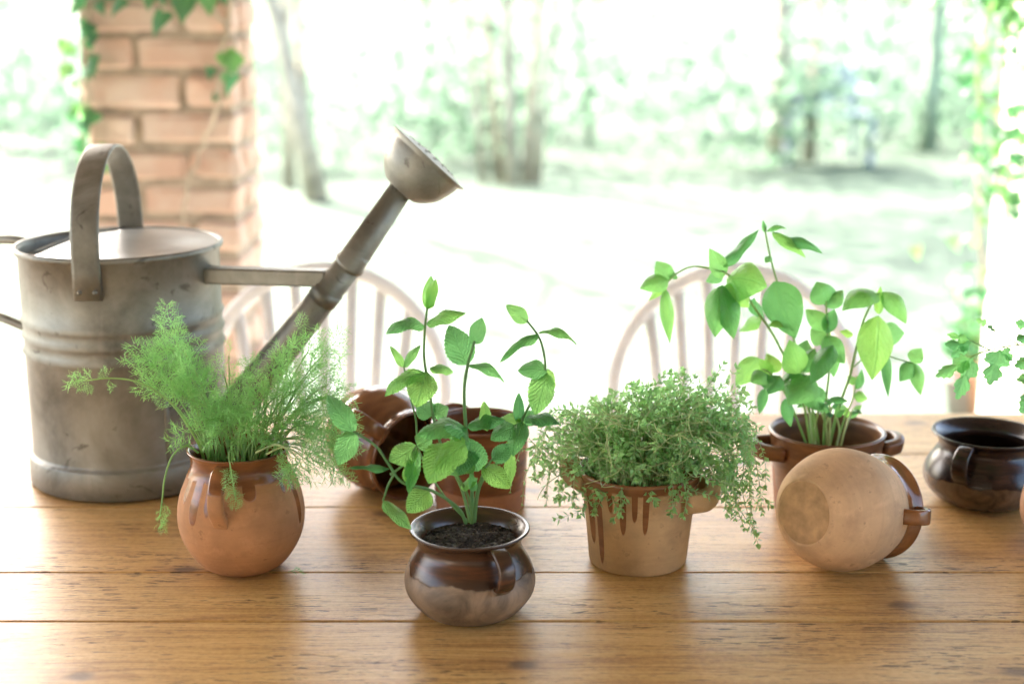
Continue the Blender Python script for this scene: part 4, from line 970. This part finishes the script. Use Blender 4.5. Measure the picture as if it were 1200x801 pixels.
for ex, ey, dd, nf in ends:
    th = rng.uniform(0, 6.28); rr_ = .034*sqrt(rng.random())
    if 222 < ex < 336: ey += 22
    elif ex < 216 and ey < 405: ey += 14; ex += 4
    E = at(ex, ey+10, Yd+dd)
    b = C_DILL+Vector((rr_*cos(th)*.6+(E.x-C_DILL.x)*.25, rr_*sin(th)*.7, .085)); b2 = b+Vector(((E.x-b.x)*.12, dd*.1, .05))
    mid = b2.lerp(E, .55)+Vector((0, 0, .012))
    if nf: dill_stem([b, b2, mid, E], nf if not 222 < ex < 336 else nf-2, rng, start=rng.uniform(.55, .72))
for k in range(30):      # bare lower stalks in the mouth
    th = rng.uniform(0, 6.28); rr_ = .040*sqrt(rng.random()); b = C_DILL+Vector((rr_*cos(th), rr_*sin(th), .085)); e = C_DILL+Vector((rr_*cos(th)*1.25+rng.gauss(0, .008), rr_*sin(th)*1.2, rng.uniform(.155, .20)))
    dill_stem([b, b.lerp(e, .5), e], 1, rng, Lf=.020, start=.9)
# long arching sprig to the left, drooping stalks over the rim
dill_stem([at(238, 530, Yd-.03), at(215, 490, Yd-.05), at(190, 463, Yd-.055), at(160, 447, Yd-.06), at(128, 443, Yd-.06), at(100, 446, Yd-.06)], 0, rng, .0015)
s = dp.children[-1]
for px, py, ex, ey in ((128, 443, 131, 458), (128, 443, 120, 432), (104, 446, 84, 442), (104, 446, 90, 455), (100, 446, 78, 449), (108, 445, 98, 436), (104, 447, 104, 460)):
    p = at(px, py, Yd-.06); e = at(ex, ey, Yd-.06+rng.uniform(-.008, .008)); frond_at(s, p, (e-p).normalized(), (e-p).length*1.15, rng)
dill_stem([at(232, 530, Yd-.03), at(218, 522, Yd-.05), at(202, 534, Yd-.06), at(193, 560, Yd-.06), at(190, 585, Yd-.06), at(187, 606, Yd-.06)], 0, rng, .0014)
s = dp.children[-1]
for q in range(5):
    p = at(191-q*.6, 588+q*5, Yd-.06); d = Vector((rng.uniform(-.7, .7), rng.uniform(-.5, .2), -1)).normalized(); frond_at(s, p, d, .016, rng)
dill_stem([at(300, 530, Yd-.05), at(322, 521, Yd-.07), at(338, 527, Yd-.075), at(352, 540, Yd-.07)], 0, rng, .0013, mat=M_STEMP); s = dp.children[-1]
for q in range(7):
    p = at(346+q, 536+q, Yd-.07); d = Vector((rng.uniform(-.9, .9), rng.uniform(-.6, .2), rng.uniform(-.9, .4))).normalized(); frond_at(s, p, d, .030, rng)
dill_stem([at(312, 532, Yd-.04), at(330, 524, Yd-.06), at(345, 528, Yd-.065), at(358, 538, Yd-.06)], 0, rng, .0012, mat=M_STEMP); s = dp.children[-1]
for q in range(4):
    p = at(352+q*3, 534+q*2, Yd-.06); d = Vector((1, rng.uniform(-.5, .3), rng.uniform(-.9, .5))).normalized(); frond_at(s, p, d, .028, rng)
dill_stem([at(268, 530, Yd-.05), at(269, 540, Yd-.078), at(272, 560, Yd-.086), at(276, 585, Yd-.085)], 0, rng, .001); s = dp.children[-1]
for q in range(7):
    p = at(269+q, 545+q*6, Yd-.086); d = Vector((rng.uniform(-.6, .6), rng.uniform(-.5, .1), -1)).normalized(); frond_at(s, p, d, .015, rng)
# a fallen bit of frond on the table
fp = on_table(346, 671)
fb = obj('dill_scrap', FR[0], M_DILL, None, basis_leaf(fp+Vector((-.008, 0, .0012)), fp+Vector((.012, -.002, .0012)), Vector((0, 0, 1)), .006)); tag(fb, 'tiny fallen scrap of dill on the plank beside the round jar', 'dill scrap')

# ---- thyme
rng = random.Random(71); Pt = C_THY+Vector((0, 0, .10))
ty = thing('thyme_plant', 'bushy thyme trailing over the buff clay crock', 'thyme', Pt)
def thyme_sprig(pts, r=.00055, step=.0035, lsize=.0080, first=.25, bare=False):
    W = smooth_pts(pts, 6); n = len(W)
    s = MB().tube([p-Pt for p in W], [r*(1-.4*i/n) for i in range(n)], 4, cap=False).build('sprig', M_STEMP, ty)
    if bare: return s
    m = MB(); acc = 0; tot = sum((W[i+1]-W[i]).length for i in range(n-1)); run = 0; flip = rng.uniform(0, 3)
    for i in range(n-1):
        d = W[i+1]-W[i]; run += d.length; acc += d.length
        if acc >= step and run > first*tot:
            acc = 0; flip += pi/2+rng.uniform(-.3, .3); t_ = d.normalized(); a_ = t_.orthogonal().normalized(); a_.rotate(Matrix.Rotation(flip, 3, t_))
            for sg in (-1, 1):
                out = (a_*sg+t_*rng.uniform(.2, .9)).normalized(); L = lsize*rng.uniform(.65, 1.25); sd_ = out.cross(t_).normalized()
                up_ = out.cross(sd_); b = W[i+1]-Pt; w = L*rng.uniform(.24, .34)
                m.add([b, b+out*L*.5+sd_*w-up_*L*.06, b+out*L-up_*L*.12, b+out*L*.5-sd_*w-up_*L*.06, b+out*L*.5+up_*L*.07], [(0, 1, 4), (1, 2, 4), (2, 3, 4), (3, 0, 4)])
            if rng.random() < .35:
                L = lsize*.6; out = (t_+a_*.8).normalized(); sd_ = out.cross(a_).normalized(); b = W[i+1]-Pt
                m.add([b, b+out*L*.5+sd_*L*.3, b+out*L, b+out*L*.5-sd_*L*.3], [(0, 1, 2, 3)])
    if m.v:
        e = W[-1]-Pt; t_ = (W[-1]-W[-2]).normalized()
        for k in range(4):
            a_ = t_.orthogonal().normalized(); a_.rotate(Matrix.Rotation(k*pi/2, 3, t_)); out = (t_+a_*.6).normalized(); L = lsize*.7; sd_ = out.cross(a_).normalized()
            m.add([e, e+out*L*.5+sd_*L*.28, e+out*L, e+out*L*.5-sd_*L*.28], [(0, 1, 2, 3)])
        lf = m.build('leaves', M_THYME, s); lf['kind'] = 'stuff'
    return s
def mouth():
    th = rng.uniform(0, 6.28); r_ = .050*sqrt(rng.random()); return Pt+Vector((r_*cos(th), r_*sin(th), -.012))
for k in range(222):
    b = mouth(); th = rng.uniform(0, 2*pi); el = math.asin(rng.uniform(-.32, 1)); f_ = rng.uniform(.62, 1.0)
    e = Pt+Vector((.118*cos(th)*cos(el)*f_+.006, .095*sin(th)*cos(el)*f_, .108*sin(el)*f_+.002+.012*cos(th)))
    out = Vector((e.x-Pt.x, e.y-Pt.y, 0))
    m1 = b.lerp(e, .4)+Vector((rng.gauss(0, .007), rng.gauss(0, .007), .028+rng.gauss(0, .008))); m2 = b.lerp(e, .75)+Vector((rng.gauss(0, .008), rng.gauss(0, .008), .018+rng.gauss(0, .008)))
    thyme_sprig([b, m1, m2, e])
for k in range(22):      # trailing down on the right
    b = mouth(); ex = rng.uniform(835, 893); ey = rng.uniform(500, 632) if ex > 850 else rng.uniform(490, 560)
    yy = C_THY.y+rng.uniform(-.06, .03); e = at(ex, ey, yy)
    sh = at(rng.uniform(810, 870), rng.uniform(455, 510), C_THY.y+rng.uniform(-.05, .04))
    thyme_sprig([b, b.lerp(sh, .6)+Vector((0, 0, .02)), sh, sh.lerp(e, .35)+Vector((.010+rng.gauss(0, .006), rng.gauss(0, .005), .006)), sh.lerp(e, .7)+Vector((rng.gauss(0, .006), 0, 0)), e+Vector((rng.gauss(0, .006), 0, 0))], first=.15)
for q, (sx_, sy_, ex, ey) in enumerate(((838, 500, 858, 600), (850, 492, 872, 618), (858, 505, 888, 636), (862, 488, 893, 600), (846, 510, 866, 588), (868, 500, 880, 610), (872, 495, 897, 570), (840, 515, 850, 575), (855, 498, 884, 622))):
    b = mouth(); yy = C_THY.y-.035+rng.uniform(-.02, .02); sh = at(sx_, sy_, yy+.01); e = at(ex, ey, yy-.01)     # the long spray that hangs beside the handle
    thyme_sprig([b, b.lerp(sh, .6)+Vector((0, 0, .022)), sh, sh.lerp(e, .3)+Vector((.007, rng.gauss(0, .004), .004)), sh.lerp(e, .65)+Vector((rng.gauss(0, .004), 0, 0)), e], first=.15, lsize=.0076, step=.0045)
for k in range(16):      # up the right shoulder
    b = mouth(); e = at(rng.uniform(790, 880), rng.uniform(425, 470), C_THY.y+rng.uniform(-.03, .05)); thyme_sprig([b, b.lerp(e, .45)+Vector((rng.gauss(0, .006), 0, .02)), e])
for k in range(18):      # over the left rim
    b = mouth(); ex = rng.uniform(622, 672); e = at(ex, rng.uniform(500, 570), C_THY.y+rng.uniform(-.05, .04)); sh = at(ex+rng.uniform(15, 45), rng.uniform(480, 520), C_THY.y+rng.uniform(-.05, .03))
    thyme_sprig([b, b.lerp(sh, .6)+Vector((0, 0, .012)), sh, e])
for ex, ey in ((612, 590), (640, 590), (635, 560), (598, 575)):
    b = mouth(); e = at(ex, ey, C_THY.y+rng.uniform(-.02, .03)); sh = at(ex+35, 525, C_THY.y); thyme_sprig([b, sh, sh.lerp(e, .5)+Vector((-.01, 0, .008)), e], lsize=.0042, step=.012)
for k in range(46):      # bare pale wiry runners in front
    x = rng.uniform(660, 840); y = rng.uniform(480, 556); yy = C_THY.y-.055-rng.uniform(0, .035); p = at(x, y, yy); W = [p]
    a_ = rng.uniform(0, 6.28)
    for q in range(4):
        a_ += rng.gauss(0, .8); p = p+Vector((cos(a_)*.013, rng.gauss(0, .003), sin(a_)*.010)); W.append(p)
    thyme_sprig(W, r=.0006, bare=True)
print('objects', len(bpy.data.objects))
